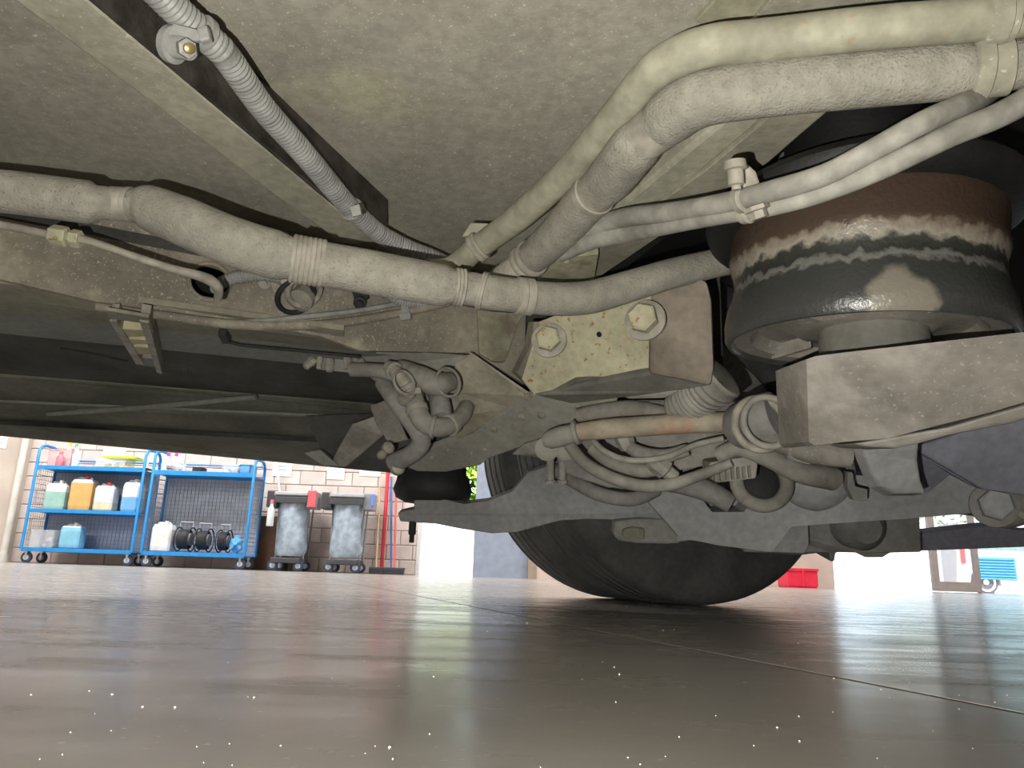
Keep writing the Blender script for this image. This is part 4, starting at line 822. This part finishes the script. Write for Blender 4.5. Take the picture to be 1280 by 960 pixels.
torus('clamp_ring', P(950, 530, 1.09), P(965, 524, 1.05) - P(940, 534, 1.12), .038, .006, M_clamp, jb)
torus('clamp_ring', P(960, 527, 1.07), P(965, 524, 1.05) - P(940, 534, 1.12), .036, .005, M_cast2, jb)
slab('clamp_ear', [(930, 500, 1.1), (938, 496, 1.1), (946, 518, 1.1), (942, 545, 1.1), (934, 540, 1.1), (936, 520, 1.1)], FW * .01, M_arm2, jb)
H('link_pipe', [(900, 568, 1.20, 10), (925, 560, 1.17, 11), (960, 572, 1.14, 12), (1000, 590, 1.14, 14), (1040, 598, 1.18, 15)], M_cast2)
H('link_pipe', [(955, 545, 1.10, 12), (985, 556, 1.08, 14), (1020, 566, 1.06, 15), (1060, 570, 1.06, 15)], M_arm)
H('brake_hose', [(712, 556, 1.30, 8), (730, 578, 1.27, 8), (760, 595, 1.25, 8), (800, 607, 1.24, 8), (840, 605, 1.23, 8), (880, 592, 1.22, 7), (915, 578, 1.2, 6)], M_cast2, label='looped rubber hose')
H('brake_hose', [(740, 560, 1.34, 8), (765, 578, 1.32, 9), (800, 588, 1.30, 9), (820, 586, 1.28, 9)], M_cast2)
H('brake_hose', [(690, 585, 1.6, 8), (715, 600, 1.55, 9), (750, 618, 1.5, 9), (790, 624, 1.48, 9), (820, 612, 1.5, 9)], M_cast)
H('brake_hose', [(782, 555, 1.28, 8), (800, 566, 1.25, 9), (830, 570, 1.24, 9), (860, 562, 1.23, 8)], M_cast2)
H('cable', [(730, 530, 1.3, 4), (750, 560, 1.24, 4), (785, 575, 1.23, 4), (830, 572, 1.22, 4), (870, 556, 1.2, 4), (905, 548, 1.18, 4)], M_pipe2)
lathe('elbow_fitting', P(820, 578, 1.24), P(840, 592, 1.24) - P(815, 572, 1.24), [(-.012, .014), (0, .018), (.02, .018), (.024, .012), (.04, .012)], M_cast2, bus, seg=8, smooth=False)
lathe('elbow_fitting', P(782, 553, 1.27), P(775, 540, 1.27) - P(782, 556, 1.27), [(-.012, .013), (0, .016), (.012, .016), (.014, .010), (.024, .010)], M_cast2, bus, seg=6, smooth=False)
tb = slab('stay_plate', [(655, 555, 1.42), (690, 545, 1.38), (715, 550, 1.36), (712, 570, 1.38), (680, 573, 1.42), (640, 568, 1.45)], FW * .02, M_plate, bus, bevel=.003)
for x, y in ((684, 560), (708, 560)): lathe('stay_nut', P(x, y, 1.36), (-.1, -.9, -.3), [(0, .022), (.012, .022), (.016, .014)], M_plate, tb, seg=20)
for x in (688, 703):
    lathe('u_bolt_leg', P(x, 572, 1.52), P(x, 600, 1.52) - P(x, 572, 1.52), [(0, .008), (.045, .008), (.046, .011), (.052, .011)], M_cast2, tb, seg=12)
fb = slab('finned_box', [(886, 578, 1.22), (940, 570, 1.20), (948, 580, 1.20), (946, 598, 1.2), (895, 604, 1.22), (888, 596, 1.22)], FW * .05, M_cast2, bus, bevel=.004)
for k in range(7): slab('fin', [(893 + k * 7, 587 - k * .7, 1.212 - k * .002), (896.5 + k * 7, 586.6 - k * .7, 1.212 - k * .002), (897.5 + k * 7, 602 - k * .8, 1.212 - k * .002), (894 + k * 7, 602.5 - k * .8, 1.212 - k * .002)], FW * .012, M_arm, fb, bevel=.001)
torus('eye_ring', P(952, 602, 1.36), (-.1, -1, .15), .045, .013, M_cast2, bus)
lathe('eye_bush', P(952, 602, 1.37), (-.1, -1, .15), [(-.02, .034), (0, .034), (.004, .020)], M_black, bus, seg=30)
H('link_pipe', [(780, 600, 1.5, 12), (830, 600, 1.46, 14), (880, 612, 1.42, 14), (915, 630, 1.40, 12)], M_cast)
# diff dome and arms at right
dm = lathe('diff_cover', P(1020, 590, 1.44), (-.1, -1, -.1), [(-.1, .075), (0, .075), (.02, .066), (.035, .04), (.037, .02)], M_dax, bus, seg=40)
slab('hook_bracket', [(1060, 590, 1.28), (1066, 590, 1.28), (1070, 608, 1.28), (1085, 612, 1.28), (1085, 626, 1.28), (1068, 626, 1.28), (1060, 610, 1.28)], FW * .02, M_cast, bus)
slab('saddle_plate', [(985, 560, 1.06), (1012, 556, 1.06), (1060, 574, 1.05), (1010, 581, 1.06), (985, 574, 1.07)], FW * .02, M_cast, bus, bevel=.003)

M_bell = mat('bellows_rubber', (.009, .009, .009), .6, .2, 20, .3)
# ------------- air spring
sc = P(1079, 431, .88); SPR_AX = Vector((.02, -.085, 1)).normalized(); SPR_Z0 = (sc - BASE['bus']).dot(SPR_AX); M_spring = mat_spring()
spr = lathe('air_spring', sc, SPR_AX, [(.0, .150), (.0, .154), (.006, .1575), (.022, .158), (.040, .155), (.056, .149), (.070, .1465), (.085, .148), (.098, .152), (.106, .1525), (.11, .151), (.14, .153), (.160, .151), (.172, .140), (.176, .10), (.165, .10), (.160, .135), (.05, .14), (.006, .147)], M_spring, bus, seg=96, close=True, label='worn black and rusty air spring piston')
lathe('piston_recess', sc, SPR_AX, [(.006, .148), (.008, .128), (.022, .118), (.024, .085), (.016, .075), (.016, .03), (.04, .03), (.045, .147)], M_arm, spr, seg=64, close=True, label='dusty inside of the piston')
lathe('piston_boss', sc + Vector((.012, 0, -.035)), UPZ, [(0, .068), (.004, .072), (.010, .072), (.013, .060), (.06, .060)], M_under, spr, seg=48)
for k in range(4):
    a = k * 1.571 + .5; d_ = Vector((math.cos(a), math.sin(a), 0)); s_ = Vector((-d_.y, d_.x, 0)); o_ = sc + UPZ * .014
    slab('recess_rib', [o_ + d_ * .075 - s_ * .004, o_ + d_ * .07 + s_ * .004, o_ + d_ * .135 + s_ * .003, o_ + d_ * .135 - s_ * .003], (0, 0, .018), M_arm, spr, bevel=.001)
lathe('air_bellows', sc + SPR_AX * .13, UPZ, [(0, .14), (.004, .165), (.014, .178), (.026, .181), (.036, .175), (.044, .155), (.048, .08), (.3, .08)], M_bell, spr, seg=64)
sh = lathe('shock_absorber', P(990, 212, 1.18), P(1130, 150, 1.30) - P(990, 212, 1.18), [(0, .02), (.004, .032), (.02, .034), (.30, .034)], plain('silvery_tube', (.42, .43, .45), .35, metal=.6), bus, seg=36)
# arm under the spring
af = plane_of((1010, 500, .80), (1280, 470, .70), (1100, 545, .79))
arm = slab('suspension_arm', [af(x, y) for x, y in ((1008, 449), (1020, 445), (1060, 440), (1140, 431), (1280, 415), (1400, 400), (1700, 368), (1700, 400), (1400, 462), (1290, 500), (1240, 515), (1180, 530), (1110, 548), (1060, 552), (1018, 557), (1011, 552))], Vector((0, .09, .012)), M_arm, bus, bevel=.008, label='broad dusty suspension arm')
slab('arm_flange', [af(x, y) + FW * .015 for x, y in ((1075, 556), (1120, 548), (1200, 534), (1300, 505), (1400, 468), (1400, 495), (1280, 530), (1200, 545), (1160, 556), (1130, 562), (1095, 560))], Vector((0, .07, .01)), M_arm2, arm, bevel=.006)
slab('arm_bracket', [(1075, 548, .93), (1150, 548, .93), (1148, 575, .95), (1152, 600, .96), (1158, 617, .97), (1118, 617, .97), (1100, 607, .96), (1090, 590, .95), (1082, 570, .94)], Vector((0, .03, 0)), M_dax, arm, bevel=.004)
slab('cavity_shade_sheet', [(1140, 560, 1.15), (1200, 540, 1.12), (1300, 505, 1.08), (1420, 470, 1.05), (1420, 640, 1.1), (1228, 612, 1.15), (1190, 592, 1.2), (1158, 618, 1.2)], FW * .02, M_blue_dark, bus, bevel=.003)  # sheet put across the open cavity; its dimness is in the slate colour
